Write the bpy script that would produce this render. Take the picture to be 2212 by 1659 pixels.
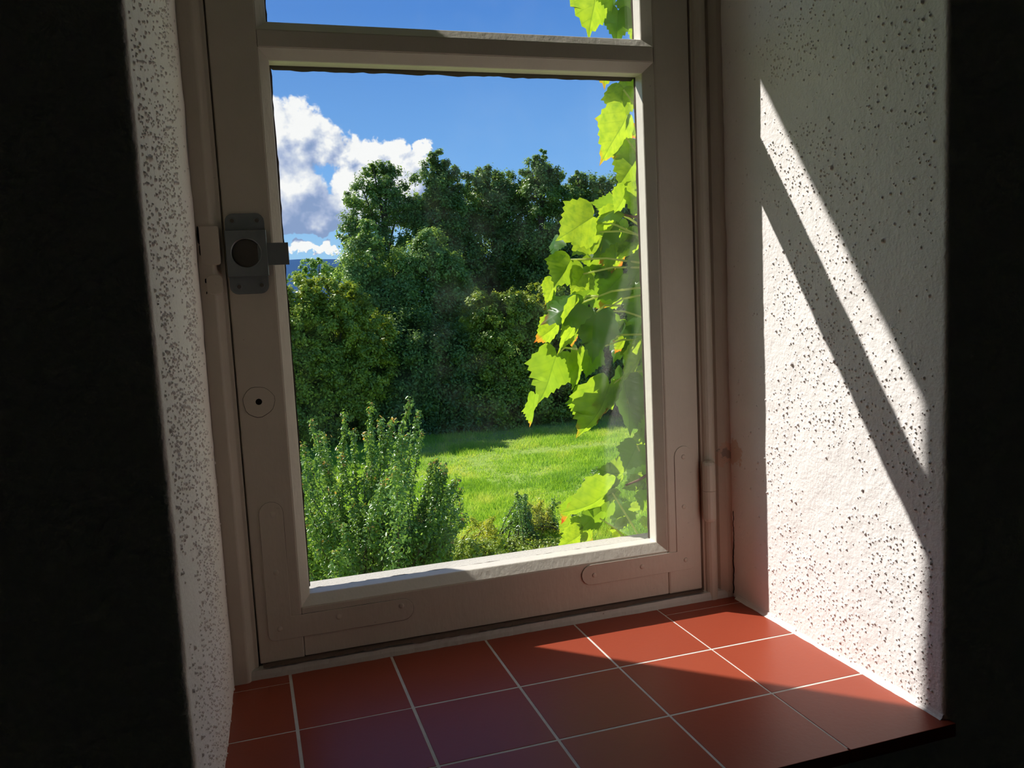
import bpy, bmesh, math, random
import numpy as np
from mathutils import Vector, Matrix, noise as mnoise
from mathutils.geometry import delaunay_2d_cdt

random.seed(7)
rng = np.random.default_rng(11)
for o in list(bpy.data.objects):
    bpy.data.objects.remove(o)
SC = bpy.context.scene
COL = SC.collection

# ------------------------------------------------------------------ camera
# axes: x along the window, y outwards through it, z up; origin on the tiled sill
CAM = np.array([0.08144579, -0.81044363, 0.3604077])
RC = np.array([[0.95124145, -0.30457204, -0.04873983],
               [-0.078624, -0.08663064, -0.99313312],
               [0.29825822, 0.94854151, -0.10635332]])
FPX, CX, CY = 1819.488, 1106.0, 829.5
cd = bpy.data.cameras.new('camera')
cam = bpy.data.objects.new('camera', cd)
COL.objects.link(cam)
cd.sensor_width = 36.0
cd.lens = FPX * 36.0 / 2212.0
cd.clip_start = 0.02
cd.clip_end = 6000
cam.matrix_world = Matrix(((RC[0][0], -RC[1][0], -RC[2][0], CAM[0]),
                           (RC[0][1], -RC[1][1], -RC[2][1], CAM[1]),
                           (RC[0][2], -RC[1][2], -RC[2][2], CAM[2]),
                           (0, 0, 0, 1)))
SC.camera = cam


def ray(u, v):
    d = RC.T @ np.array([(u - CX) / FPX, (v - CY) / FPX, 1.0])
    return d / np.linalg.norm(d)


def at(u, v, Y):
    d = ray(u, v)
    return CAM + d * (Y - CAM[1]) / d[1]


def azel(u, v):
    d = ray(u, v)
    return math.degrees(math.atan2(d[0], d[1])), math.degrees(math.asin(d[2]))


# ------------------------------------------------------------------ exposure
SC.view_settings.view_transform = 'Standard'
SC.view_settings.look = 'None'
SC.view_settings.gamma = 1.0
SC.view_settings.use_curve_mapping = False
SC.view_settings.exposure = 0.0
SC.cycles.use_denoising = True
SC.cycles.max_bounces = 9
SC.cycles.diffuse_bounces = 5
SC.cycles.glossy_bounces = 3
SC.cycles.transparent_max_bounces = 12
SC.cycles.use_adaptive_sampling = True
SC.cycles.adaptive_threshold = 0.03
SC.cycles.sample_clamp_indirect = 6.0


# ------------------------------------------------------------------ node helper
class NG:
    def __init__(self, tree):
        self.t = tree
        tree.nodes.clear()

    def put(self, sock, val):
        if isinstance(val, bpy.types.NodeSocket):
            self.t.links.new(val, sock)
        elif val is not None:
            if isinstance(val, (tuple, list)) and len(val) == 3 and sock.type == 'RGBA':
                val = (*val, 1.0)
            sock.default_value = val

    def n(self, typ, _out=0, _p=None, **kw):
        nd = self.t.nodes.new(typ)
        for k, v in (_p or {}).items():
            setattr(nd, k, v)
        for k, v in kw.items():
            key = int(k[1:]) if k[0] == 'i' and k[1:].isdigit() else k.replace('_', ' ')
            self.put(nd.inputs[key], v)
        return nd if _out is None else nd.outputs[_out]

    def m(self, op, a=0.0, b=0.0, c=0.0, clamp=False):
        return self.n('ShaderNodeMath', _p={'operation': op, 'use_clamp': clamp}, i0=a, i1=b, i2=c)

    def mix(self, f, a, b):
        nd = self.t.nodes.new('ShaderNodeMix')
        nd.data_type = 'RGBA'
        self.put(nd.inputs[0], f)
        self.put(nd.inputs[6], a)
        self.put(nd.inputs[7], b)
        return nd.outputs[2]

    def smooth(self, x, lo, hi):
        nd = self.t.nodes.new('ShaderNodeMapRange')
        nd.interpolation_type = 'SMOOTHSTEP'
        self.put(nd.inputs[0], x)
        nd.inputs[1].default_value = lo
        nd.inputs[2].default_value = hi
        return nd.outputs[0]

    def noise(self, vec, scale, detail=2.0, rough=0.5, out=0):
        return self.n('ShaderNodeTexNoise', _out=out, Vector=vec, Scale=scale, Detail=detail, Roughness=rough)

    def ramp(self, x, stops):
        nd = self.t.nodes.new('ShaderNodeValToRGB')
        el = nd.color_ramp.elements
        while len(el) < len(stops):
            el.new(0.5)
        for e, (p, c) in zip(el, stops):
            e.position = p
            e.color = (*c, 1.0)
        self.put(nd.inputs[0], x)
        return nd.outputs[0]


# ------------------------------------------------------------------ sky with cumulus
SUN_TO = np.array([-1.03, 1.0, 1.40])
SUN_TO /= np.linalg.norm(SUN_TO)

W = bpy.data.worlds.new('sky')
SC.world = W
W.use_nodes = True
g = NG(W.node_tree)
dirv = g.n('ShaderNodeTexCoord')
sep = g.n('ShaderNodeSeparateXYZ', _out=None, Vector=dirv)
AZ = g.m('MULTIPLY', g.m('ARCTAN2', sep.outputs[0], sep.outputs[1]), 57.2958)
EL = g.m('MULTIPLY', g.m('ARCSINE', sep.outputs[2]), 57.2958)
BLOBS = [(560, 330, 90), (640, 292, 58), (595, 290, 55), (700, 322, 44), (740, 338, 30), (560, 450, 120),
         (640, 420, 75), (690, 470, 62), (798, 345, 38), (850, 343, 38), (775, 400, 55), (875, 368, 40),
         (914, 318, 19), (906, 345, 24), (890, 400, 42), (810, 440, 70), (600, 500, 75), (690, 520, 40)]


def cloud_density(az, el, det=9):
    p = g.n('ShaderNodeCombineXYZ', X=az, Y=el)
    warp = g.n('ShaderNodeVectorMath', _p={'operation': 'SCALE'}, i0=g.n('ShaderNodeVectorMath', _p={'operation': 'SUBTRACT'}, i0=g.noise(p, 0.9, 3, 0.6, out=1), i1=(0.5, 0.5, 0.5)), Scale=2.0)
    q = g.n('ShaderNodeVectorMath', _p={'operation': 'ADD'}, i0=p, i1=warp)
    d = None
    for (u, v, r) in BLOBS:
        a, e = azel(u, v)
        rr = r * 0.0313 * 1.25
        k = g.m('SUBTRACT', 1.0, g.m('DIVIDE', g.n('ShaderNodeVectorMath', _out=1, _p={'operation': 'DISTANCE'}, i0=q, i1=(a, e, 0)), rr))
        d = k if d is None else g.m('SMOOTH_MAX', d, k, 0.12)
    # scattered fair-weather clouds further round the horizon
    far = g.m('SUBTRACT', g.noise(q, 0.07, 2, 0.5), 0.60)
    away = g.m('MAXIMUM', g.smooth(az, 55, 75), g.m('SUBTRACT', 1.0, g.smooth(az, -25, -8)))
    band = g.m('MULTIPLY', g.smooth(el, 2, 5), g.m('SUBTRACT', 1.0, g.smooth(el, 14, 26)))
    far = g.m('SUBTRACT', g.m('MULTIPLY', far, 5.0), g.m('SUBTRACT', 1.0, g.m('MULTIPLY', away, band)))
    d = g.m('MAXIMUM', d, far)
    f = g.m('MULTIPLY', g.m('SUBTRACT', g.noise(p, 0.42, det, 0.52), 0.5), 1.25)
    d = g.m('SUBTRACT', d, g.m('MULTIPLY', g.m('SUBTRACT', 1.0, g.smooth(g.m('ADD', el, f), 3.7, 4.9)), 2.0))
    low = None
    for (u, v, r) in [(636, 530, 20), (660, 533, 16), (684, 538, 11), (706, 541, 17), (722, 543, 13)]:
        a, e = azel(u, v)
        k = g.m('SUBTRACT', 0.8, g.m('DIVIDE', g.n('ShaderNodeVectorMath', _out=1, _p={'operation': 'DISTANCE'}, i0=g.n('ShaderNodeVectorMath', _p={'operation': 'MULTIPLY'}, i0=q, i1=(1, 2.0, 0)), i1=(a, e * 2.0, 0)), r * 0.0313 * 1.5))
        low = k if low is None else g.m('SMOOTH_MAX', low, k, 0.1)
    d = g.m('MAXIMUM', d, low)
    return g.m('ADD', d, f)


DS = cloud_density(AZ, EL, 4)
D0 = g.m('ADD', DS, g.m('MULTIPLY', g.m('SUBTRACT', g.noise(g.n('ShaderNodeCombineXYZ', X=AZ, Y=EL), 4.5, 4, 0.55), 0.5), 0.26))
D1 = cloud_density(g.m('ADD', AZ, -0.80), g.m('ADD', EL, 0.66), 4)
alpha = g.smooth(D0, 0.02, 0.24)
lit = g.m('ADD', g.m('MULTIPLY', g.m('SUBTRACT', DS, D1), 1.25), 0.56)
lit = g.m('SUBTRACT', lit, g.m('MULTIPLY', g.m('MAXIMUM', D0, 0.0), 0.30))
lowel = g.m('MAXIMUM', g.smooth(EL, 4.0, 8.5), g.m('MULTIPLY', g.m('SUBTRACT', 1.0, g.smooth(EL, 3.9, 4.3)), 1.6))
lit = g.m('ADD', lit, g.m('MULTIPLY', g.m('SUBTRACT', lowel, 0.55), 0.5))
ccol = g.ramp(lit, [(0.0, (0.28, 0.39, 0.64)), (0.25, (0.44, 0.53, 0.76)), (0.50, (0.70, 0.76, 0.89)), (0.78, (1.05, 1.05, 1.05))])
sky = g.ramp(g.m('DIVIDE', EL, 90.0), [(0.0, (0.50, 0.74, 0.95)), (0.035, (0.36, 0.65, 0.96)), (0.09, (0.21, 0.48, 0.93)),
                                       (0.20, (0.095, 0.28, 0.74)), (0.45, (0.045, 0.16, 0.52)), (1.0, (0.02, 0.09, 0.36))])
# soft bright aureole round the sun, added as fill for the shaded plaster
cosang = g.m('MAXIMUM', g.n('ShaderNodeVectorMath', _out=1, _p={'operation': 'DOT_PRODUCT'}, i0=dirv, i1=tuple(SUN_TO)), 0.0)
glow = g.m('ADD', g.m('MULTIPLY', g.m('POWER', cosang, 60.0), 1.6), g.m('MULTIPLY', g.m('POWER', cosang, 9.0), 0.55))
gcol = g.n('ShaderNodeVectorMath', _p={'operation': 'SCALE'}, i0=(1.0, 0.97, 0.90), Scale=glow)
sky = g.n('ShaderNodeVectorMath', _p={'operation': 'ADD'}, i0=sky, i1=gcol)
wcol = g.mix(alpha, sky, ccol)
# clouds only live in the band 1.5 - 27 degrees up; elsewhere the plain sky is evaluated alone
inband = g.m('MULTIPLY', g.m('GREATER_THAN', EL, 1.5), g.m('LESS_THAN', EL, 27.0))
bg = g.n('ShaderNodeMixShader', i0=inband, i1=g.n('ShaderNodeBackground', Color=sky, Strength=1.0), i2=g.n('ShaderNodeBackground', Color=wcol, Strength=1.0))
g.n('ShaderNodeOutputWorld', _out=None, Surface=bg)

# ------------------------------------------------------------------ sun and window portal
sl = bpy.data.lights.new('sun', 'SUN')
sl.energy = 7.6
sl.angle = math.radians(0.53)
sl.color = (1.0, 0.96, 0.915)
so = bpy.data.objects.new('sun', sl)
so.rotation_euler = Vector(SUN_TO).to_track_quat('Z', 'Y').to_euler()
so.location = (-6, 6, 9)
COL.objects.link(so)
pl = bpy.data.lights.new('window_portal', 'AREA')
pl.shape = 'RECTANGLE'
pl.size, pl.size_y = 0.60, 1.10
pl.cycles.is_portal = True
po = bpy.data.objects.new('window_portal', pl)
po.location = (0.318, 0.085, 0.54)
po.rotation_euler = (math.radians(-90), 0, 0)   # faces into the room
COL.objects.link(po)


# ------------------------------------------------------------------ materials
def mat(name):
    m = bpy.data.materials.new(name)
    m.use_nodes = True
    return m, NG(m.node_tree)


def out(g, s):
    g.n('ShaderNodeOutputMaterial', _out=None, Surface=s)


def pbsdf(g, color, rough=0.5, spec=0.5, metal=0.0, normal=None):
    nd = g.n('ShaderNodeBsdfPrincipled', _out=None, Base_Color=color, Roughness=rough, Metallic=metal)
    nd.inputs['Specular IOR Level'].default_value = spec
    if normal is not None:
        g.put(nd.inputs['Normal'], normal)
    return nd.outputs[0]


def bump(g, h, dist, strength=1.0):
    return g.n('ShaderNodeBump', Height=h, Distance=dist, Strength=strength)


def plaster_mat(name, col, chip=None):
    m, g = mat(name)
    P = g.n('ShaderNodeTexCoord', _out=3)
    tone = g.noise(P, 14, 4, 0.6)
    c = g.mix(tone, tuple(x * 0.94 for x in col), tuple(min(1, x * 1.05) for x in col))
    if chip:
        dd = g.n('ShaderNodeVectorMath', _out=1, _p={'operation': 'DISTANCE'}, i0=P, i1=chip)
        k = g.m('SUBTRACT', g.m('ADD', 0.016, g.m('MULTIPLY', g.m('SUBTRACT', g.noise(P, 90, 4, 0.6), 0.5), 0.035)), dd)
        c = g.mix(g.smooth(k, 0.0, 0.003), c, (0.74, 0.56, 0.46))
    h = g.m('ADD', g.noise(P, 360, 2, 0.5), g.m('MULTIPLY', g.noise(P, 160, 2, 0.5), 1.2))
    out(g, pbsdf(g, c, 0.9, 0.15, normal=bump(g, h, 0.0009, 0.65)))
    return m


def paint_mat(name, col, dirt=0.5, rough=0.42, chip=None):
    m, g = mat(name)
    P = g.n('ShaderNodeTexCoord', _out=3)
    Pz = g.n('ShaderNodeMapping', Vector=P, Scale=(1, 1, 0.25))
    tone = g.noise(P, 30, 5, 0.65)
    c = g.mix(tone, tuple(x * 0.90 for x in col), tuple(x * 1.08 for x in col))
    spots = g.smooth(g.noise(P, 210, 3, 0.6), 0.70, 0.78)
    c = g.mix(g.m('MULTIPLY', spots, dirt), c, (0.16, 0.12, 0.09))
    if chip:
        dd = g.n('ShaderNodeVectorMath', _out=1, _p={'operation': 'DISTANCE'}, i0=P, i1=chip)
        nz = g.m('SUBTRACT', g.noise(P, 110, 4, 0.6), 0.5)
        c = g.mix(g.smooth(g.m('SUBTRACT', g.m('ADD', 0.012, g.m('MULTIPLY', nz, 0.030)), dd), 0.0, 0.002), c, (0.62, 0.47, 0.37))
        c = g.mix(g.smooth(g.m('SUBTRACT', g.m('ADD', 0.008, g.m('MULTIPLY', nz, -0.035)), dd), 0.0, 0.003), c, (0.34, 0.29, 0.25))
    h = g.m('ADD', g.noise(Pz, 240, 3, 0.6), g.m('MULTIPLY', g.noise(P, 60, 3, 0.5), 2.0))
    out(g, pbsdf(g, c, rough, 0.4, normal=bump(g, h, 0.0006, 0.45)))
    return m


M = {}
WALLC = (0.875, 0.82, 0.785)
M['plaster'] = plaster_mat('plaster', WALLC, chip=(0.597 - 0.318, 0.010 + 0.288, 0.170))
M['room'] = plaster_mat('room_plaster', (0.80, 0.77, 0.71))
M['render'] = plaster_mat('outer_render', (0.45, 0.42, 0.37))
M['paint'] = paint_mat('cream_paint', (0.60, 0.535, 0.45), chip=(0.5910 - 0.316, 0.0155 - 0.0225, 0.168))
M['bead'] = paint_mat('cream_bead_paint', (0.70, 0.65, 0.56), dirt=0.25)
M['putty'] = paint_mat('old_brown_putty', (0.13, 0.085, 0.065), dirt=0.6, rough=0.9)
M['strip'] = paint_mat('flaking_white_paint', (0.58, 0.56, 0.51), dirt=1.0, rough=0.75)

m, g = mat('terracotta_tile')
P = g.n('ShaderNodeTexCoord', _out=3)
rnd = g.n('ShaderNodeObjectInfo', _out=5)
c = g.mix(rnd, (0.285, 0.050, 0.023), (0.335, 0.066, 0.032))
c = g.mix(g.m('MULTIPLY', g.noise(P, 25, 5, 0.6), 0.35), c, (0.24, 0.046, 0.028))
out(g, pbsdf(g, c, 0.38, 0.27, normal=bump(g, g.noise(P, 260, 3, 0.5), 0.0003, 0.3)))
M['tile'] = m
m, g = mat('grout')
P = g.n('ShaderNodeTexCoord', _out=3)
out(g, pbsdf(g, g.mix(g.noise(P, 120, 3), (0.50, 0.47, 0.42), (0.68, 0.65, 0.60)), 0.9, 0.1))
M['grout'] = m
m, g = mat('dull_zinc')
P = g.n('ShaderNodeTexCoord', _out=3)
out(g, pbsdf(g, g.mix(g.noise(P, 60, 5, 0.65), (0.20, 0.22, 0.235), (0.30, 0.32, 0.33)), 0.5, 0.5, 0.65, bump(g, g.noise(P, 300, 3), 0.0003, 0.3)))
M['zinc'] = m
m, g = mat('dark_zinc')
P = g.n('ShaderNodeTexCoord', _out=3)
out(g, pbsdf(g, g.mix(g.noise(P, 90, 4), (0.10, 0.085, 0.07), (0.17, 0.15, 0.13)), 0.6, 0.4, 0.4))
M['darkzinc'] = m
m, g = mat('hollow_black')
out(g, pbsdf(g, (0.012, 0.010, 0.009), 0.9, 0.1))
M['hole'] = m

m, g = mat('window_glass')
P = g.n('ShaderNodeTexCoord', _out=3)
f = g.n('ShaderNodeLayerWeight', _out=1, Blend=0.5)
fac = g.m('ADD', 0.042, g.m('MULTIPLY', g.m('POWER', f, 5.0), 0.95))
wav = bump(g, g.noise(P, 9, 1), 0.0006, 0.25)
gl = g.n('ShaderNodeBsdfAnisotropic', Color=(1, 1, 1, 1), Roughness=0.0, Normal=wav)
tr = g.n('ShaderNodeBsdfTransparent', Color=(0.985, 0.992, 0.988, 1))
s = g.n('ShaderNodeMixShader', i0=fac, i1=tr, i2=gl)
dust = g.n('ShaderNodeBsdfTranslucent', Color=(0.8, 0.78, 0.74, 1))
s = g.n('ShaderNodeMixShader', i0=g.m('MULTIPLY', g.smooth(g.noise(P, 16, 5, 0.7), 0.40, 0.75), 0.010), i1=s, i2=dust)
out(g, s)
M['glass'] = m


def leaf_mat(name, stops, trans=0.4, rough=0.4, spec=0.5, transcol=1.6, yshift=(1.15, 1.0, 0.6)):
    m, g = mat(name)
    v = g.n('ShaderNodeAttribute', _out=2, _p={'attribute_name': 'var'})
    c = g.ramp(v, stops)
    d = pbsdf(g, c, rough, spec)
    tc = g.n('ShaderNodeVectorMath', _p={'operation': 'MULTIPLY'}, i0=c, i1=tuple(transcol * k for k in yshift))
    t = g.n('ShaderNodeBsdfTranslucent', Color=tc)
    out(g, g.n('ShaderNodeMixShader', i0=trans, i1=d, i2=t))
    return m


M['alder'] = leaf_mat('dark_tree_leaf', [(0, (0.080, 0.145, 0.035)), (0.6, (0.15, 0.26, 0.055)), (1, (0.25, 0.38, 0.085))], rough=0.42)
M['ash'] = leaf_mat('fresh_tree_leaf', [(0, (0.12, 0.21, 0.05)), (0.6, (0.21, 0.35, 0.08)), (1, (0.33, 0.48, 0.13))], rough=0.4)
M['hazel'] = leaf_mat('yellow_green_leaf', [(0, (0.13, 0.20, 0.025)), (0.6, (0.27, 0.37, 0.04)), (1, (0.48, 0.54, 0.06))], trans=0.32, rough=0.4)
M['bushleaf'] = leaf_mat('glossy_shrub_leaf', [(0, (0.09, 0.17, 0.035)), (0.6, (0.17, 0.31, 0.06)), (0.95, (0.32, 0.47, 0.10)), (1, (0.52, 0.32, 0.08))], trans=0.42, rough=0.30, spec=0.7)
M['goldleaf'] = leaf_mat('golden_shrub_leaf', [(0, (0.24, 0.31, 0.03)), (0.6, (0.44, 0.48, 0.05)), (1, (0.66, 0.64, 0.12))], rough=0.4)
M['grass'] = leaf_mat('grass_blade', [(0, (0.19, 0.38, 0.03)), (0.55, (0.34, 0.54, 0.06)), (1, (0.56, 0.60, 0.15))], trans=0.42, rough=0.55, spec=0.3)
m, g = mat('meadow_soil')
P = g.n('ShaderNodeTexCoord', _out=3)
c = g.mix(g.noise(P, 0.9, 6, 0.7), (0.15, 0.29, 0.03), (0.36, 0.42, 0.10))
out(g, pbsdf(g, c, 0.95, 0.1, normal=bump(g, g.noise(P, 6, 5), 0.1, 0.6)))
M['meadow'] = m
m, g = mat('bark')
P = g.n('ShaderNodeTexCoord', _out=3)
out(g, pbsdf(g, g.mix(g.noise(P, 8, 5), (0.05, 0.04, 0.03), (0.12, 0.10, 0.075)), 0.9, 0.1))
M['bark'] = m
m, g = mat('hazed_far_woodland')
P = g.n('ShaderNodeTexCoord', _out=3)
out(g, pbsdf(g, g.mix(g.noise(P, 0.012, 5, 0.6), (0.030, 0.075, 0.165), (0.045, 0.10, 0.20)), 1.0, 0.0))  # distance haze is painted into this bluish base colour
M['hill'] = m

# climbing vine leaf: veins from the leaf's own coordinates, autumn tint from a vertex attribute
m, g = mat('vine_leaf')
uv = g.n('ShaderNodeUVMap')
s_ = g.n('ShaderNodeSeparateXYZ', _out=None, Vector=uv)
ux, uy = s_.outputs[0], s_.outputs[1]
ax = g.m('ABSOLUTE', ux)
rib = g.m('SUBTRACT', 1.0, g.smooth(ax, 0.006, 0.018))
fr = g.m('ABSOLUTE', g.m('SUBTRACT', g.m('FRACT', g.m('MULTIPLY', g.m('SUBTRACT', uy, g.m('MULTIPLY', ax, 0.75)), 4.6)), 0.5))
side = g.m('SUBTRACT', 1.0, g.smooth(fr, 0.02, 0.06))
vein = g.m('MAXIMUM', rib, g.m('MULTIPLY', side, 0.55))
tint = g.n('ShaderNodeAttribute', _out=2, _p={'attribute_name': 'tint'})
lit_hue = g.n('ShaderNodeAttribute', _out=2, _p={'attribute_name': 'var'})
P = g.n('ShaderNodeTexCoord', _out=3)
nz = g.noise(uv, 3.2, 5, 0.65)
base = g.mix(lit_hue, (0.17, 0.33, 0.030), (0.47, 0.56, 0.035))  # leaf variety plus painted light: shaded leaves darker, sunlit ones brighter
base = g.mix(g.smooth(g.noise(uv, 5, 5, 0.65), 0.35, 0.75), base, (0.21, 0.34, 0.028))
tt = g.smooth(g.m('ADD', tint, g.m('MULTIPLY', g.m('SUBTRACT', nz, 0.5), 0.9)), 0.42, 0.72)
base = g.mix(tt, base, (0.62, 0.25, 0.045))
red = g.smooth(g.m('ADD', tint, g.m('MULTIPLY', g.m('SUBTRACT', nz, 0.5), 0.5)), 0.86, 1.05)
base = g.mix(red, base, (0.55, 0.07, 0.03))
tcol = g.mix(g.m('MULTIPLY', vein, 0.50), base, (0.10, 0.20, 0.02))
tcol = g.n('ShaderNodeVectorMath', _p={'operation': 'MULTIPLY'}, i0=tcol, i1=(1.25, 1.27, 0.70))
dcol = g.n('ShaderNodeVectorMath', _p={'operation': 'MULTIPLY'}, i0=base, i1=(0.28, 0.38, 0.60))
dcol = g.mix(g.m('MULTIPLY', vein, 0.35), dcol, (0.16, 0.24, 0.05))
d = pbsdf(g, dcol, 0.33, 0.5)
t = g.n('ShaderNodeBsdfTranslucent', Color=tcol)
out(g, g.n('ShaderNodeMixShader', i0=0.62, i1=d, i2=t))
M['vine'] = m
m, g = mat('vine_petiole')
d = pbsdf(g, (0.55, 0.62, 0.22), 0.5, 0.4)
t = g.n('ShaderNodeBsdfTranslucent', Color=(0.85, 0.92, 0.30, 1))
out(g, g.n('ShaderNodeMixShader', i0=0.5, i1=d, i2=t))
M['petiole'] = m
m, g = mat('vine_stem')
out(g, pbsdf(g, (0.13, 0.075, 0.045), 0.8, 0.2))
M['vstem'] = m


# ------------------------------------------------------------------ object helpers
def obj(name, verts, faces, material, parent=None, smooth=False, attrs=None):
    """link one mesh; verts in world metres, stored relative to the parent chain"""
    verts = np.asarray(verts, dtype=np.float64).reshape(-1, 3)
    if parent is not None:
        off = np.zeros(3)
        p = parent
        while p is not None:
            off += np.array(p.location)
            p = p.parent
        verts = verts - off
    me = bpy.data.meshes.new(name)
    if isinstance(faces, np.ndarray):
        nf, k = faces.shape
        me.vertices.add(len(verts))
        me.vertices.foreach_set('co', verts.astype(np.float32).ravel())
        me.loops.add(nf * k)
        me.loops.foreach_set('vertex_index', faces.astype(np.int32).ravel())
        me.polygons.add(nf)
        me.polygons.foreach_set('loop_start', np.arange(0, nf * k, k, dtype=np.int32))
        me.update(calc_edges=True)
    else:
        me.from_pydata([tuple(v) for v in verts], [], faces)
        me.update()
    for k, v in (attrs or {}).items():
        a = me.attributes.new(k, 'FLOAT', 'POINT')
        a.data.foreach_set('value', np.asarray(v, dtype=np.float32))
    if material is not None:
        me.materials.append(material)
    if smooth:
        me.polygons.foreach_set('use_smooth', np.ones(len(me.polygons), dtype=bool))
    o = bpy.data.objects.new(name, me)
    o.parent = parent
    COL.objects.link(o)
    return o


def from_bm(name, bm, material, parent=None, smooth=False):
    bm.normal_update()
    bm.verts.ensure_lookup_table()
    for i, v in enumerate(bm.verts):
        v.index = i
    V = [tuple(v.co) for v in bm.verts]
    F = [[v.index for v in f.verts] for f in bm.faces]
    bm.free()
    return obj(name, V, F, material, parent, smooth)


def empty(name, loc):
    o = bpy.data.objects.new(name, None)
    o.location = loc
    o.empty_display_size = 0.1
    COL.objects.link(o)
    return o


def tag(o, label=None, cat=None, group=None, kind=None):
    for k, v in (('label', label), ('category', cat), ('group', group), ('kind', kind)):
        if v:
            o[k] = v
    return o


def add_box(bm, x0, x1, y0, y1, z0, z1, bev=0.0, seg=2):
    r = bmesh.ops.create_cube(bm, size=1.0)
    vs = r['verts']
    for v in vs:
        v.co = Vector(((x0 + x1) / 2 + v.co.x * (x1 - x0), (y0 + y1) / 2 + v.co.y * (y1 - y0), (z0 + z1) / 2 + v.co.z * (z1 - z0)))
    if bev:
        es = list({e for v in vs for e in v.link_edges})
        bmesh.ops.bevel(bm, geom=es, offset=bev, segments=seg, affect='EDGES', profile=0.5)


def box(name, x0, x1, y0, y1, z0, z1, material, parent=None, bev=0.0, seg=2):
    bm = bmesh.new()
    add_box(bm, x0, x1, y0, y1, z0, z1, bev, seg)
    return from_bm(name, bm, material, parent)


def prism(name, poly, z0, z1, material, parent=None, bev=0.0, axis='z'):
    """extrude a polygon given in (x, y) along z, or given in (x, z) along y"""
    bm = bmesh.new()
    if axis == 'z':
        a = [bm.verts.new((p[0], p[1], z0)) for p in poly]
        b = [bm.verts.new((p[0], p[1], z1)) for p in poly]
    else:
        a = [bm.verts.new((p[0], z0, p[1])) for p in poly]
        b = [bm.verts.new((p[0], z1, p[1])) for p in poly]
    n = len(poly)
    bm.faces.new(a)
    bm.faces.new(b[::-1])
    for i in range(n):
        bm.faces.new((a[i], b[i], b[(i + 1) % n], a[(i + 1) % n]))
    bmesh.ops.recalc_face_normals(bm, faces=bm.faces)
    if bev:
        es = [e for e in bm.edges if e.calc_face_angle(0) > 0.5]
        bmesh.ops.bevel(bm, geom=es, offset=bev, segments=2, affect='EDGES', profile=0.5)
    return from_bm(name, bm, material, parent)


def add_tube(V, F, pts, r0, r1, n=6):
    pts = [np.asarray(p, float) for p in pts]
    b0 = len(V)
    for i, p in enumerate(pts):
        t = pts[min(i + 1, len(pts) - 1)] - pts[max(i - 1, 0)]
        t = t / (np.linalg.norm(t) + 1e-9)
        u = np.cross(t, [0.3, 0.2, 0.93])
        if np.linalg.norm(u) < 1e-3:
            u = np.cross(t, [1, 0, 0])
        u /= np.linalg.norm(u)
        w = np.cross(t, u)
        r = r0 + (r1 - r0) * i / max(1, len(pts) - 1)
        for k in range(n):
            a = 2 * math.pi * k / n
            V.append(p + r * (math.cos(a) * u + math.sin(a) * w))
    for i in range(len(pts) - 1):
        for k in range(n):
            F.append((b0 + i * n + k, b0 + i * n + (k + 1) % n, b0 + (i + 1) * n + (k + 1) % n, b0 + (i + 1) * n + k))
    F.append(tuple(b0 + k for k in range(n))[::-1])
    F.append(tuple(b0 + (len(pts) - 1) * n + k for k in range(n)))


# ------------------------------------------------------------------ value noise for relief
def vnoise(P, scale, seed=0):
    """smooth 3-D value noise in numpy, -1..1"""
    r = np.random.default_rng(seed)
    tab = r.uniform(-1, 1, 4096)
    Q = P * scale
    I = np.floor(Q).astype(np.int64)
    f = Q - I
    f = f * f * (3 - 2 * f)
    res = 0
    for dx in (0, 1):
        for dy in (0, 1):
            for dz in (0, 1):
                h = ((I[:, 0] + dx) * 73856093 ^ (I[:, 1] + dy) * 19349663 ^ (I[:, 2] + dz) * 83492791) & 4095
                w = (f[:, 0] if dx else 1 - f[:, 0]) * (f[:, 1] if dy else 1 - f[:, 1]) * (f[:, 2] if dz else 1 - f[:, 2])
                res = res + w * tab[h]
    return res


# ------------------------------------------------------------------ wall with the window opening
YI, YO = -0.288, 0.33            # room face and outer face of the wall
LINT = 1.097


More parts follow.
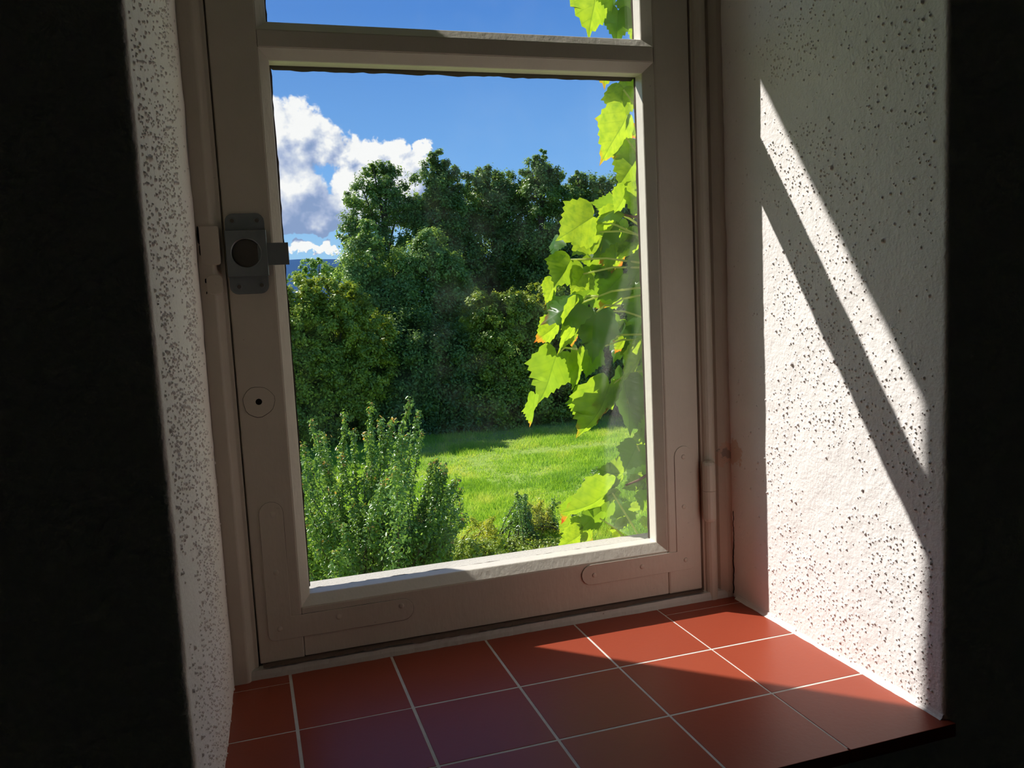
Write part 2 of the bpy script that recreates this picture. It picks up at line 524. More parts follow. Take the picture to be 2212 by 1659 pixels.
def reveal(path, z0, z1, step, npits, seed, flip, smooth_from, rmin, rmax):
    """plaster skin along a plan path, triangulated round thousands of small hollows"""
    path = np.array(path, float)
    S = np.r_[0, np.cumsum(np.linalg.norm(np.diff(path, axis=0), axis=1))]
    sf = np.linspace(0, S[-1], 900)
    X = np.interp(sf, S, path[:, 0])
    Y = np.interp(sf, S, path[:, 1])
    k = max(1, int(0.004 / (sf[1] - sf[0])))            # round the corners a little
    ker = np.ones(2 * k + 1) / (2 * k + 1)
    X = np.convolve(np.pad(X, k, mode='edge'), ker, 'valid')
    Y = np.convolve(np.pad(Y, k, mode='edge'), ker, 'valid')
    tx, ty = np.gradient(X), np.gradient(Y)
    L = np.hypot(tx, ty)
    nx, ny = (ty / L, -tx / L) if flip else (-ty / L, tx / L)
    r = np.random.default_rng(seed + 5)
    ps, pz = r.uniform(0.001, S[-1] - 0.001, npits), r.uniform(z0 + 0.002, z1 - 0.002, npits)
    yy = np.interp(ps, sf, Y)
    q = np.c_[np.interp(ps, sf, X), yy, pz]
    dens = 0.55 + 0.85 * vnoise(q, 17, seed + 9) + 0.3 * vnoise(q, 45, seed + 8)
    dens *= 0.10 + 0.90 * np.clip((smooth_from - yy) / 0.05, 0, 1)
    ok = (r.uniform(size=npits) < dens) & (np.abs(yy - YI) > 0.0075)
    ps, pz = ps[ok], pz[ok]
    rad = rmin + (rmax - rmin) * r.uniform(size=len(ps)) ** 1.6
    rad = np.where(r.uniform(size=len(ps)) < 0.012, rad * 1.7, rad)
    cell = {}
    P2, H2 = [], []
    A = np.arange(8) * math.pi / 4
    ca, sa = np.cos(A), np.sin(A)
    for s_, z_, rr in zip(ps, pz, rad):
        c_ = (int(s_ / 0.004), int(z_ / 0.004))
        if any((s_ - a) ** 2 + (z_ - b) ** 2 < (1.5 * (rr + c)) ** 2 for di in (-1, 0, 1) for dj in (-1, 0, 1) for a, b, c in cell.get((c_[0] + di, c_[1] + dj), ())):
            continue
        cell.setdefault(c_, []).append((s_, z_, rr))
        el = r.uniform(1.0, 1.5)
        jit = r.uniform(0.8, 1.2, 8)
        dep = rr * r.uniform(0.9, 1.5)
        P2.append((s_, z_)); H2.append(-dep)
        for f_, d_ in ((0.62, 0.85), (1.0, 0.10), (1.28, -0.03)):
            for a in range(8):
                P2.append((s_ + rr * f_ * jit[a] * ca[a], z_ + rr * f_ * jit[a] * sa[a] * el)); H2.append(-dep * d_)
    ns, nz_ = int(S[-1] / step) + 1, int((z1 - z0) / step) + 1
    gs, gz = np.meshgrid(np.linspace(0, S[-1], ns), np.linspace(z0, z1, nz_))
    gs, gz = gs.ravel(), gz.ravel()
    inner = (gs > 1e-6) & (gs < S[-1] - 1e-6) & (gz > z0 + 1e-6) & (gz < z1 - 1e-6)
    gs = gs + np.where(inner, r.uniform(-0.3, 0.3, len(gs)) * step, 0)
    gz = gz + np.where(inner, r.uniform(-0.3, 0.3, len(gs)) * step, 0)
    for a, b in zip(gs, gz):
        c_ = (int(a / 0.004), int(b / 0.004))
        if any((a - u) ** 2 + ((b - v) / 1.3) ** 2 < (1.5 * w) ** 2 for di in (-1, 0, 1) for dj in (-1, 0, 1) for u, v, w in cell.get((c_[0] + di, c_[1] + dj), ())):
            continue
        P2.append((a, b)); H2.append(0.0)
    vo, _, fo, ov, _, _ = delaunay_2d_cdt([Vector(p) for p in P2], [], [], 0, 1e-7)
    vo = np.array([(v[0], v[1]) for v in vo])
    H = np.array([H2[o_[0]] if o_ else 0.0 for o_ in ov])
    F = np.array([f for f in fo if len(f) == 3], dtype=np.int32)
    x_, y_ = np.interp(vo[:, 0], sf, X), np.interp(vo[:, 0], sf, Y)
    B = np.c_[x_, y_, vo[:, 1]]
    H = H + 0.0007 * vnoise(B, 22, seed) + 0.00030 * vnoise(B, 85, seed + 1) + 0.00012 * vnoise(B, 230, seed + 2)
    V = B + np.c_[np.interp(vo[:, 0], sf, nx) * H, np.interp(vo[:, 0], sf, ny) * H, 0 * H]
    f0 = F[0]
    fl = np.cross(V[f0[1]] - V[f0[0]], V[f0[2]] - V[f0[0]])
    i0 = int(np.argmin(np.abs(sf - vo[f0[0], 0])))
    if fl[0] * nx[i0] + fl[1] * ny[i0] < 0:
        F = F[:, ::-1].copy()
    return V, F


wall = empty('wall_front', (0.318, YI, 0.0))
tag(wall, 'thick plastered wall around the window, dark on its room side', kind='structure')
prism('masonry', [(-2.3, YI), (0.026, YI), (0.038, 0.012), (0.040, 0.08), (-0.021, YO), (-2.3, YO)], -0.013, LINT, M['render'], wall)
prism('masonry', [(2.7, YI), (0.604, YI), (0.601, 0.08), (0.680, YO), (2.7, YO)], -0.013, LINT, M['render'], wall)
box('masonry', -2.3, 2.7, YI, YO, -3.9, -0.013, M['render'], wall)
box('masonry', -2.3, 2.7, YI, YO, LINT, 1.75, M['render'], wall)
V, F = reveal([(0.760, YI - 0.005), (0.597, YI - 0.005), (0.597, 0.016)], -0.013, 0.70, 0.0024, 13800, 3, True, -0.045, 0.00045, 0.00115)
obj('plaster_skin', V, F, M['plaster'], wall, smooth=True)
V, F = reveal([(-0.190, YI - 0.003), (0.0335, YI - 0.003), (0.0468, 0.012)], -0.013, 0.70, 0.0026, 15500, 23, False, -0.030, 0.0006, 0.00125)
obj('plaster_skin', V, F, M['plaster'], wall, smooth=True)
box('plaster_skin', 0.597, 0.604, YI - 0.004, 0.016, 0.70, LINT, M['plaster'], wall)
prism('plaster_skin', [(0.026, YI - 0.003), (0.0335, YI - 0.003), (0.0468, 0.012), (0.036, 0.012)], 0.70, LINT, M['plaster'], wall)
box('plaster_skin', 0.760, 2.6, YI - 0.005, YI, -1.0, 1.65, M['plaster'], wall)
box('plaster_skin', -2.2, -0.190, YI - 0.003, YI, -1.0, 1.65, M['plaster'], wall)
box('plaster_skin', -0.190, 0.760, YI - 0.0042, YI, -1.0, -0.0125, M['plaster'], wall)
box('plaster_skin', -0.190, 0.760, YI - 0.004, YI, LINT, 1.65, M['plaster'], wall)
box('plaster_skin', 0.604, 0.760, YI - 0.004, YI, 0.70, LINT, M['plaster'], wall)
box('plaster_skin', -0.190, 0.026, YI - 0.003, YI, 0.70, LINT, M['plaster'], wall)

tag(box('wall_left', -2.30, -2.20, -4.2, YI, -1.05, 1.65, M['room']), 'dim side wall of the room, left of the camera', kind='structure')
tag(box('wall_right', 2.60, 2.70, -4.2, YI, -1.05, 1.65, M['room']), 'dim side wall of the room, right of the camera', kind='structure')
tag(box('wall_back', -2.30, 2.70, -4.3, -4.2, -1.05, 1.65, M['room']), 'dim wall behind the camera', kind='structure')
tag(box('floor', -2.30, 2.70, -4.3, YI, -1.15, -1.05, M['room']), 'dim room floor below the window', kind='structure')
tag(box('ceiling', -2.30, 2.70, -4.3, YI, 1.65, 1.75, M['room']), 'dim room ceiling above the window', kind='structure')

V, F = [], []
nc_ = 40
for k in range(nc_ + 1):
    z = 0.004 + 0.098 * k / nc_
    y = 0.0142 - 0.0030 * (k / nc_) + 0.0016 * mnoise.noise((z * 130, 0.3, 0.1)) + 0.0008 * mnoise.noise((z * 420, 0.9, 0.1))
    w = 0.00045 * (1.15 - k / nc_) * (0.7 + 0.6 * mnoise.noise((z * 200, 3.3, 0.1)) ** 2)
    V += [(0.5962, y - w, z), (0.5962, y + w, z), (0.5985, y, z)]
for k in range(nc_):
    for j in range(3):
        F.append((k * 3 + j, k * 3 + (j + 1) % 3, k * 3 + 3 + (j + 1) % 3, k * 3 + 3 + j))
obj('plaster_crack', V, F, M['hole'], wall)['label'] = 'fine dark crack running up the corner beside the hinge side of the frame'

# ------------------------------------------------------------------ tiled sill
sill = empty('windowsill', (0.316, -0.14, -0.013))
tag(sill, 'deep window sill of square terracotta tiles with pale grout', kind='structure')
box('grout_bed', 0.028, 0.600, -0.2975, 0.0155, -0.013, -0.0003, M['grout'], sill)
cols = [0.030, 0.0985, 0.1985, 0.2980, 0.3985, 0.4990, 0.5965]
jw = [0.0028, 0.0026, 0.0024, 0.0020, 0.0014]
rows = [-0.3005, -0.2000, -0.0995, -0.0030, 0.0160]


def tile(x0, x1, y0, y1, front=False):
    bm = bmesh.new()
    add_box(bm, x0, x1, y0, y1, -0.011, 0.0, 0.0004, 2)
    for v in bm.verts:                   # each tile sits a touch off level
        v.co.z += random.uniform(-1e-5, 1e-5)
    from_bm('tile', bm, M['tile'], sill)


for i in range(6):
    x0 = cols[i] + (jw[i - 1] / 2 if i else 0)
    x1 = cols[i + 1] - (jw[i] / 2 if i < 5 else 0)
    hj = (0.0008 if i < 2 else 0.0012)
    ends = i in (0, 5)
    bands = [(rows[0], rows[1] - hj), (rows[1] + hj, rows[2] - hj)]
    bands += [(rows[2] + hj, rows[3] - 0.0005), (rows[3] + 0.0005, rows[4])] if ends else [(rows[2] + hj, rows[4])]
    for (y0, y1) in bands:
        xe = x1
        if i == 5:
            xe = 0.6015 if y0 < -0.25 else 0.5972
        tile(x0, xe, y0, y1)
# bead of filler where the right reveal meets the tiles
V, F = [], []
nseg = 60
for k in range(nseg + 1):
    y = -0.292 + (0.300) * k / nseg
    wv = 0.0042 + 0.0010 * mnoise.noise((y * 60, 1.0, 0.3)) + 0.0005 * mnoise.noise((y * 210, 4.0, 0.3))
    hv = 0.0046 + 0.0014 * mnoise.noise((y * 70, 7.0, 0.3))
    V += [(0.5978 - wv, y, -0.0003), (0.5978 - wv * 0.45, y, hv * 0.38), (0.5966, y, hv), (0.600, y, hv), (0.600, y, -0.0003)]
for k in range(nseg):
    for j in range(5):
        F.append((k * 5 + j, k * 5 + (j + 1) % 5, k * 5 + 5 + (j + 1) % 5, k * 5 + 5 + j))
F += [(0, 1, 2, 3, 4)[::-1], tuple(nseg * 5 + j for j in range(5))]
obj('filler_bead', V, F, M['plaster'], sill)

# ------------------------------------------------------------------ window
YF = 0.0225                               # room face of the sash
win = empty('window_1', (0.316, YF, 0.0))
tag(win, 'old cream painted casement window with two panes and corner irons', kind='structure')
# fixed frame
prism('jamb', [(0.0385, 0.0115), (0.0590, 0.0115), (0.0608, 0.0125), (0.0648, 0.0195), (0.0662, 0.0215), (0.0700, 0.0220), (0.0700, 0.075), (0.0385, 0.075)], -0.006, LINT, M['paint'], win, 0.0006)
pts = [(0.6025, 0.0150), (0.5905, 0.0150), (0.5830, 0.0190), (0.5815, 0.0225), (0.5795, 0.0225)]
pts += [(0.5722 + 0.0073 * math.cos(a), 0.0215 - 0.0073 * math.sin(a)) for a in np.linspace(0.0, math.pi, 9)]
pts += [(0.5632, 0.0225), (0.5632, 0.075), (0.6025, 0.075)]
prism('jamb', pts, -0.006, LINT, M['paint'], win)
box('rebate', 0.066, 0.080, 0.0612, 0.075, 0.0, LINT, M['paint'], win)
box('rebate', 0.553, 0.570, 0.0612, 0.075, 0.0, LINT, M['paint'], win)
box('rebate', 0.066, 0.570, 0.0612, 0.075, 0.0, 0.022, M['paint'], win)
box('head_rail', 0.070, 0.5632, 0.0190, 0.075, 1.056, LINT, M['paint'], win, 0.001)
# bottom strip, lumpy with old paint
V, F = [], []
ns = 110
for k in range(ns + 1):
    x = 0.0405 + (0.597 - 0.0405) * k / ns
    n1 = mnoise.noise((x * 45, 0.2, 0.7)) * 0.0010 + mnoise.noise((x * 160, 2.2, 0.7)) * 0.0007
    n2 = mnoise.noise((x * 38, 5.2, 0.7)) * 0.0012 + mnoise.noise((x * 190, 6.2, 0.7)) * 0.0008
    V += [(x, 0.0148 + n1, -0.004), (x, 0.0152 + n1 * 0.6, 0.0045), (x, 0.0165 + n2, 0.0088 + n1 * 0.5), (x, 0.024 + n2, 0.0100 + n2 * 0.4), (x, 0.075, 0.0095), (x, 0.075, -0.006)]
for k in range(ns):
    for j in range(6):
        F.append((k * 6 + j, k * 6 + 6 + j, k * 6 + 6 + (j + 1) % 6, k * 6 + (j + 1) % 6))
F += [(0, 1, 2, 3, 4, 5), tuple(ns * 6 + j for j in range(6))[::-1]]
tag(obj('frame_sill', V, F, M['strip'], win), 'grey-white bottom rail with flaking lumpy paint')

# crumbling brown seam of old paint under the sash
V, F = [], []
ns = 150
for k in range(ns + 1):
    x = 0.074 + 0.485 * k / ns
    lo = 0.0101 + 0.0022 * mnoise.noise((x * 26, 9.2, 0.7)) + 0.0014 * mnoise.noise((x * 120, 3.2, 0.7))
    lo = min(0.0116, lo + 0.0022 * abs(x - 0.26) / 0.3)
    V += [(x, 0.0150 + 0.0006 * mnoise.noise((x * 150, 1.2, 0.2)), lo), (x, 0.0190, 0.0121), (x, 0.0300, 0.0121), (x, 0.0300, 0.0080)]
for k in range(ns):
    for j in range(4):
        F.append((k * 4 + j, k * 4 + 4 + j, k * 4 + 4 + (j + 1) % 4, k * 4 + (j + 1) % 4))
F += [(0, 1, 2, 3), tuple(ns * 4 + j for j in range(4))[::-1]]
obj('paint_seam', V, F, M['putty'], win)['label'] = 'dark crumbling seam between sash and bottom rail'

# sash
X0, X1, Z0, Z1 = 0.0716, 0.5612, 0.0122, 1.052
GX0, GX1 = 0.1141, 0.5186
GZ0, GZ1, GZ2, GZ3 = 0.0625, 0.5978, 0.6134, 1.005


def stile_with_hole():
    bm = bmesh.new()
    add_box(bm, X0, GX0, YF, 0.060, Z0, Z1, 0.0012, 2)
    o = from_bm('sash_stile', bm, M['paint'], win)
    bm = bmesh.new()
    bmesh.ops.create_cone(bm, cap_ends=True, segments=20, radius1=0.0029, radius2=0.0029, depth=0.05,
                          matrix=Matrix.Translation((0.0903, YF + 0.01, 0.2702)) @ Matrix.Rotation(math.pi / 2, 4, 'X'))
    cut = from_bm('cutter', bm, None, None)
    cut.location = (-win.location[0], -win.location[1], -win.location[2])
    md = o.modifiers.new('b', 'BOOLEAN')
    md.object = cut
    md.operation = 'DIFFERENCE'
    md.solver = 'EXACT'
    cut.location = (0, 0, 0)
    bpy.context.view_layer.update()
    dg = bpy.context.evaluated_depsgraph_get()
    me = bpy.data.meshes.new_from_object(o.evaluated_get(dg))
    o.modifiers.clear()
    o.data = me
    bpy.data.objects.remove(cut)
    return o


stile_with_hole()
box('sash_stile', GX1, X1, YF, 0.060, Z0, Z1, M['paint'], win, 0.0022)
box('sash_rail', GX0 + 0.0003, GX1 - 0.0003, YF + 0.0004, 0.060, Z0 + 0.0006, GZ0, M['paint'], win, 0.0011)
box('sash_rail', GX0 + 0.0003, GX1 - 0.0003, YF + 0.0003, 0.060, GZ3, Z1, M['paint'], win, 0.0011)
box('glazing_bar', GX0 + 0.0002, GX1 - 0.0002, YF + 0.0002, 0.058, GZ1, GZ2, M['paint'], win, 0.0009)


def ring_side(name, rect, side, prof, material, jag=0.0, seed=0, label=None):
    """one mitred length of moulding on one side of a pane; prof = (inset, y) pairs, closed"""
    x0, x1, z0, z1 = rect
    n = 70 if jag else 1
    V, F = [], []
    m_ = len(prof)
    for k in range(n + 1):
        t = k / n
        for j, (d, y) in enumerate(prof):
            dd = d
            if jag and d > 0.004:
                dd = d + jag * (mnoise.noise((t * 30 + seed, side * 3.1, 0.5)) + 0.7 * mnoise.noise((t * 110 + seed, side * 5.1, 0.5)))
            if side == 0:
                V.append((x0 + dd, y, z0 + d + (z1 - z0 - 2 * d) * t))
            elif side == 1:
                V.append((x1 - dd, y, z0 + d + (z1 - z0 - 2 * d) * t))
            elif side == 2:
                V.append((x0 + d + (x1 - x0 - 2 * d) * t, y, z0 + dd))
            else:
                V.append((x0 + d + (x1 - x0 - 2 * d) * t, y, z1 - dd))
    for k in range(n):
        for j in range(m_):
            F.append((k * m_ + j, k * m_ + (j + 1) % m_, (k + 1) * m_ + (j + 1) % m_, (k + 1) * m_ + j))
    F += [tuple(range(m_))[::-1], tuple(n * m_ + j for j in range(m_))]
    me = obj(name, V, F, material, win)
    bm = bmesh.new()
    bm.from_mesh(me.data)
    bmesh.ops.recalc_face_normals(bm, faces=bm.faces)
    bm.to_mesh(me.data)
    bm.free()
    if label:
        me['label'] = label
    return me


PROF = [(-0.0004, YF + 0.0012), (0.0004, YF + 0.0010), (0.0092, 0.0316), (0.0098, 0.0326), (0.0100, 0.0472), (-0.0004, 0.0472)]
PUT = [(-0.0004, 0.0505), (0.0122, 0.0505), (0.0112, 0.0520), (-0.0004, 0.0585)]
for pane_i, (za, zb) in enumerate(((GZ0, GZ1), (GZ2, GZ3))):
    rect = (GX0, GX1, za, zb)
    for side in range(4):
        ring_side('glazing_bead', rect, side, PROF, M['bead'])
        ring_side('putty', rect, side, [(d * (0.98, 0.88, 0.74, 1.12)[side], y) for d, y in PUT], M['putty'], 0.0010, pane_i * 9 + side, 'brown ragged old putty')
    box('glass_pane', GX0 + 0.001, GX1 - 0.001, 0.0474, 0.0503, za + 0.001, zb - 0.001, M['glass'], win)


# corner irons, painted over
def capsule_L(corner, sx, hw, hlen, vlen):
    """outline of an L strap: corner = outer corner (x, z); sx = +1 opens to the right"""
    cx, cz = corner
    r = hw / 2
    P_ = []

    def arc(x, z, a0, a1, rad, n=6):
        for a in np.linspace(a0, a1, n):
            P_.append((cx + sx * (x + rad * math.cos(a)), cz + z + rad * math.sin(a)))
    arc(0.006, 0.006, 1.5 * math.pi, math.pi, 0.006)
    arc(r, vlen - r, math.pi, 0.0, r, 9)
    P_.append((cx + sx * hw, cz + hw))
    arc(hlen - r, r, 0.5 * math.pi, -0.5 * math.pi, r, 9)
    return P_


def crack_line(poly, seed, parent):
    """broken paint line showing dark along parts of an edge"""
    c_ = np.array(poly)
    dense = []
    for i in range(len(c_)):
        a_, b_ = c_[i], c_[(i + 1) % len(c_)]
        k_ = max(1, int(np.linalg.norm(b_ - a_) / 0.0025))
        dense += [a_ + (b_ - a_) * t / k_ for t in range(k_)]
    dense = np.array(dense)
    tg = np.roll(dense, -1, 0) - np.roll(dense, 1, 0)
    nn = np.c_[tg[:, 1], -tg[:, 0]] / (np.linalg.norm(tg, axis=1, keepdims=True) + 1e-9)
    area = 0.5 * np.sum(dense[:, 0] * np.roll(dense[:, 1], -1) - np.roll(dense[:, 0], -1) * dense[:, 1])
    nn = nn if area > 0 else -nn
    off_ = np.array([(0.00012 if seed < 5 else -0.00012) + 0.00075 * mnoise.noise((p[0] * 22 + seed, p[1] * 22, 0.4)) for p in dense])
    out_ = dense + nn * np.clip(off_, -0.0005, 0.0007)[:, None]
    prism('paint_crack', [tuple(p) for p in out_], YF - 0.00012, YF + 0.001, M['hole'], parent, axis='y')


def bracket(corner, sx, hw, hlen, vlen, riv, seed):
    poly = capsule_L(corner, sx, hw, hlen, vlen)
    o = prism('corner_bracket', poly, YF - 0.0009, YF + 0.001, M['paint'], win, 0.0004, axis='y')
    crack_line(poly, seed, o)
    for (x, z) in riv:
        bm = bmesh.new()
        bmesh.ops.create_uvsphere(bm, u_segments=10, v_segments=5, radius=0.0028)
        for v in bm.verts:
            v.co = Vector((x + v.co.x, YF - 0.0009 + v.co.y * 0.28, z + v.co.z))
        from_bm('rivet', bm, M['paint'], o, smooth=True)


bracket((0.0815, 0.0335), 1, 0.0225, 0.1440, 0.1385,
        [(0.0945, 0.1600), (0.0930, 0.1020), (0.0925, 0.0450), (0.1500, 0.0480), (0.2130, 0.0490)], 1)
bracket((0.5518, 0.0385), -1, 0.0225, 0.1395, 0.1430,
        [(0.5405, 0.1690), (0.5395, 0.1120), (0.5400, 0.0500), (0.4850, 0.0500), (0.4270, 0.0490)], 2)

# latch
V, F = [], []


def rrect(x0, x1, z0, z1, r, n=5):
    P_ = []
    for (cx, cz, a0) in ((x1 - r, z0 + r, -0.5), (x1 - r, z1 - r, 0.0), (x0 + r, z1 - r, 0.5), (x0 + r, z0 + r, 1.0)):
        for a in np.linspace(a0 * math.pi, (a0 + 0.5) * math.pi, n):
            P_.append((cx + r * math.cos(a), cz + r * math.sin(a)))
    return P_


latch = prism('latch', rrect(0.0726, 0.1078, 0.3722, 0.4468, 0.0075), YF - 0.0014, YF + 0.0006, M['zinc'], win, 0.0004, axis='y')
latch['label'] = 'grey metal rim latch with a round finger recess and a square bolt'


def housing():
    """raised cover with a round opening: a ring of quads between circle and rectangle"""
    n = 48
    cx, cz, r = 0.0896, 0.4098, 0.0131
    x0, x1, z0, z1 = 0.0716, 0.1084, 0.3885, 0.4308
    yt, yb = YF - 0.0098, YF - 0.0006
    C_, R_ = [], []
    for k in range(n):
        a = 2 * math.pi * (k + 0.5) / n
        c_, s_ = math.cos(a), math.sin(a)
        C_.append((cx + r * c_, cz + r * s_))
        t = min(((x1 - cx) / c_ if c_ > 0 else (x0 - cx) / c_), ((z1 - cz) / s_ if s_ > 0 else (z0 - cz) / s_))
        R_.append((cx + t * c_, cz + t * s_))
    corners = [(x1, z1), (x0, z1), (x0, z0), (x1, z0)]
    for (qx, qz) in corners:                      # snap nearest ring vertices to the corners
        k = min(range(n), key=lambda i: (R_[i][0] - qx) ** 2 + (R_[i][1] - qz) ** 2)
        R_[k] = (qx, qz)
    V, F = [], []
    V += [(x, yt + 0.0007, z) for x, z in C_]                                          # 0 lip inside
    V += [(cx + (x - cx) * 1.06, yt, cz + (z - cz) * 1.06) for x, z in C_]            # 1 lip
    V += [(cx + (x - cx) * 0.975, yt, cz + (z - cz) * 0.982) for x, z in R_]          # 2 face edge
    V += [(x, yt + 0.0009, z) for x, z in R_]                                          # 3 bevel
    V += [(x, yb, z) for x, z in R_]                                                   # 4 side foot
    V += [(cx + (x - cx) * 0.99, yb - 0.0012, cz + (z - cz) * 0.99) for x, z in C_]   # 5 recess foot
    for a, b in ((0, 1), (1, 2), (2, 3), (3, 4), (5, 0)):
        for k in range(n):
            F.append((a * n + k, a * n + (k + 1) % n, b * n + (k + 1) % n, b * n + k))
    V.append((cx, yb - 0.0014, cz))
    for k in range(n):
        F.append((5 * n + (k + 1) % n, 5 * n + k, 6 * n))
    return obj('latch_housing', V, F, M['zinc'], latch)


hs = housing()
bm = bmesh.new()
bmesh.ops.create_cone(bm, cap_ends=True, segments=32, radius1=0.0127, radius2=0.0127, depth=0.0016,
                      matrix=Matrix.Translation((0.0896, YF - 0.0026, 0.4098)) @ Matrix.Rotation(math.pi / 2, 4, 'X'))
from_bm('finger_recess', bm, M['darkzinc'], latch)
box('bolt', 0.1000, 0.1276, YF - 0.0085, YF - 0.0060, 0.3980, 0.4186, M['zinc'], latch, 0.0002, 1)
for (x, z) in ((0.0792, 0.4402), (0.1012, 0.4400), (0.0808, 0.3795), (0.1012, 0.3800)):
    bm = bmesh.new()
    for (rad, dep, yy) in ((0.0030, 0.0006, YF - 0.0016),):
        bmesh.ops.create_cone(bm, cap_ends=True, segments=16, radius1=rad, radius2=rad * 0.8, depth=dep,
                              matrix=Matrix.Translation((x, yy, z)) @ Matrix.Rotation(math.pi / 2, 4, 'X'))
    sc_ = from_bm('screw', bm, M['zinc'], latch)
    bm = bmesh.new()
    bmesh.ops.create_cone(bm, cap_ends=True, segments=12, radius1=0.0019, radius2=0.0017, depth=0.0002,
                          matrix=Matrix.Translation((x, YF - 0.00195, z)) @ Matrix.Rotation(math.pi / 2, 4, 'X'))
    from_bm('screw_dark_disc', bm, M['darkzinc'], latch)  # flat dark disc, its colour standing in for a shaded hollow

# round wooden plug around the spindle hole
n = 22
V, F = [], []
for rr, yy in ((0.0030, YF - 0.0004), (0.0142, YF - 0.0005), (0.0147, YF + 0.0004)):
    for k in range(n):
        a = 2 * math.pi * k / n
        jag = 1 + (0.03 * math.sin(3 * a + 1) + 0.02 * math.sin(7 * a) if rr > 0.01 else 0)
        V.append((0.0900 + rr * jag * math.cos(a), yy, 0.2700 + rr * jag * math.sin(a)))
for a in range(2):
    for k in range(n):
        F.append((a * n + k, a * n + (k + 1) % n, (a + 1) * n + (k + 1) % n, (a + 1) * n + k))
hp = obj('hole_plate', V, F, M['paint'], win)
crack_line([(v[0], v[2]) for v in V[-n:]], 5, hp)

# hinge
bm = bmesh.new()


def knuckle(z0, z1, top):
    r = 0.0074
    prof = [(0.0, z0), (r, z0), (r, z1 - 0.005), (r * 0.86, z1 - 0.002), (r * 0.5, z1 - 0.0004), (0, z1)] if top else \
           [(0.0, z0), (r * 0.5, z0 + 0.0004), (r * 0.86, z0 + 0.002), (r, z0 + 0.005), (r, z1), (0, z1)]
    V, F = [], []
    n = 16
    for (rr, z) in prof:
        for k in range(n):
            a = 2 * math.pi * k / n
            V.append((0.5678 + rr * math.cos(a), 0.0140 + rr * math.sin(a), z))
    for i in range(len(prof) - 1):
        for k in range(n):
            F.append((i * n + k, i * n + (k + 1) % n, (i + 1) * n + (k + 1) % n, (i + 1) * n + k))
    return V, F


bm.free()
V, F = knuckle(0.0925, 0.1287, False)
hinge = obj('hinge', V, F, M['paint'], win, smooth=False)
V, F = knuckle(0.1291, 0.1635, True)
obj('knuckle', V, F, M['paint'], hinge)

# old keep on the left jamb, filled and painted over
prism('filler_patch', rrect(0.0500, 0.0668, 0.4000, 0.4350, 0.002, 3), 0.0098, 0.0205, M['paint'], win, 0.0006, axis='y')
prism('filler_patch', rrect(0.0528, 0.0668, 0.3730, 0.3905, 0.004, 4), 0.0098, 0.0205, M['paint'], win, 0.0006, axis='y')
for (x0, x1, z0, z1, sd) in ((0.0478, 0.0502, 0.4180, 0.4352, 1), (0.0488, 0.0502, 0.4085, 0.4185, 2), (0.0515, 0.0530, 0.3835, 0.3878, 3), (0.0517, 0.0528, 0.3735, 0.3760, 4)):
    V = []
    for k in range(14):
        a = 2 * math.pi * k / 14
        jj = 1 + 0.28 * mnoise.noise((k * 0.9, sd * 2.7, 0.4))
        V.append(((x0 + x1) / 2 + (x1 - x0) / 2 * jj * math.cos(a), 0.0112, (z0 + z1) / 2 + (z1 - z0) / 2 * jj * math.sin(a)))
    V += [(v[0], 0.0118, v[2]) for v in V]
    F = [tuple(range(14)), tuple(range(14, 28))[::-1]] + [(k, 14 + k, 14 + (k + 1) % 14, (k + 1) % 14) for k in range(14)]
    obj('paint_chip', V, F, M['hole'], win)['label'] = 'dark chip where paint broke off beside the old keep'

# ------------------------------------------------------------------ outdoors
GZ = CAM[2] - 4.2
gv = [(-900, YO, GZ), (1500, YO, GZ), (1500, 2500, GZ), (-900, 2500, GZ)]
gv = gv + [(x, y, z - 0.5) for x, y, z in gv]
gr = obj('ground', gv, [(0, 1, 2, 3), (7, 6, 5, 4), (0, 4, 5, 1), (1, 5, 6, 2), (2, 6, 7, 3), (3, 7, 4, 0)], M['meadow'])
tag(gr, 'green meadow ground below the window reaching to the trees', kind='structure')
# distant ridge
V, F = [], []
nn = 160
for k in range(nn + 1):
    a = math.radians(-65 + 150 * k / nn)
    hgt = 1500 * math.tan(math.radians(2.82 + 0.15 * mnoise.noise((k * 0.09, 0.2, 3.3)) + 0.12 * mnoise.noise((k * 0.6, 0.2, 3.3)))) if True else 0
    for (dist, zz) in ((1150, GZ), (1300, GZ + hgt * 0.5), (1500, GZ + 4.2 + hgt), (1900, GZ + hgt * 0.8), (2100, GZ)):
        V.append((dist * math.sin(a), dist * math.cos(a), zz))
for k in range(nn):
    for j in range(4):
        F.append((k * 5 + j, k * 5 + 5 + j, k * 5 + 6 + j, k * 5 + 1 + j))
tag(obj('hills', V, F, M['hill'], smooth=True), 'wooded ridge coloured haze blue on the far horizon beyond the trees', kind='structure')


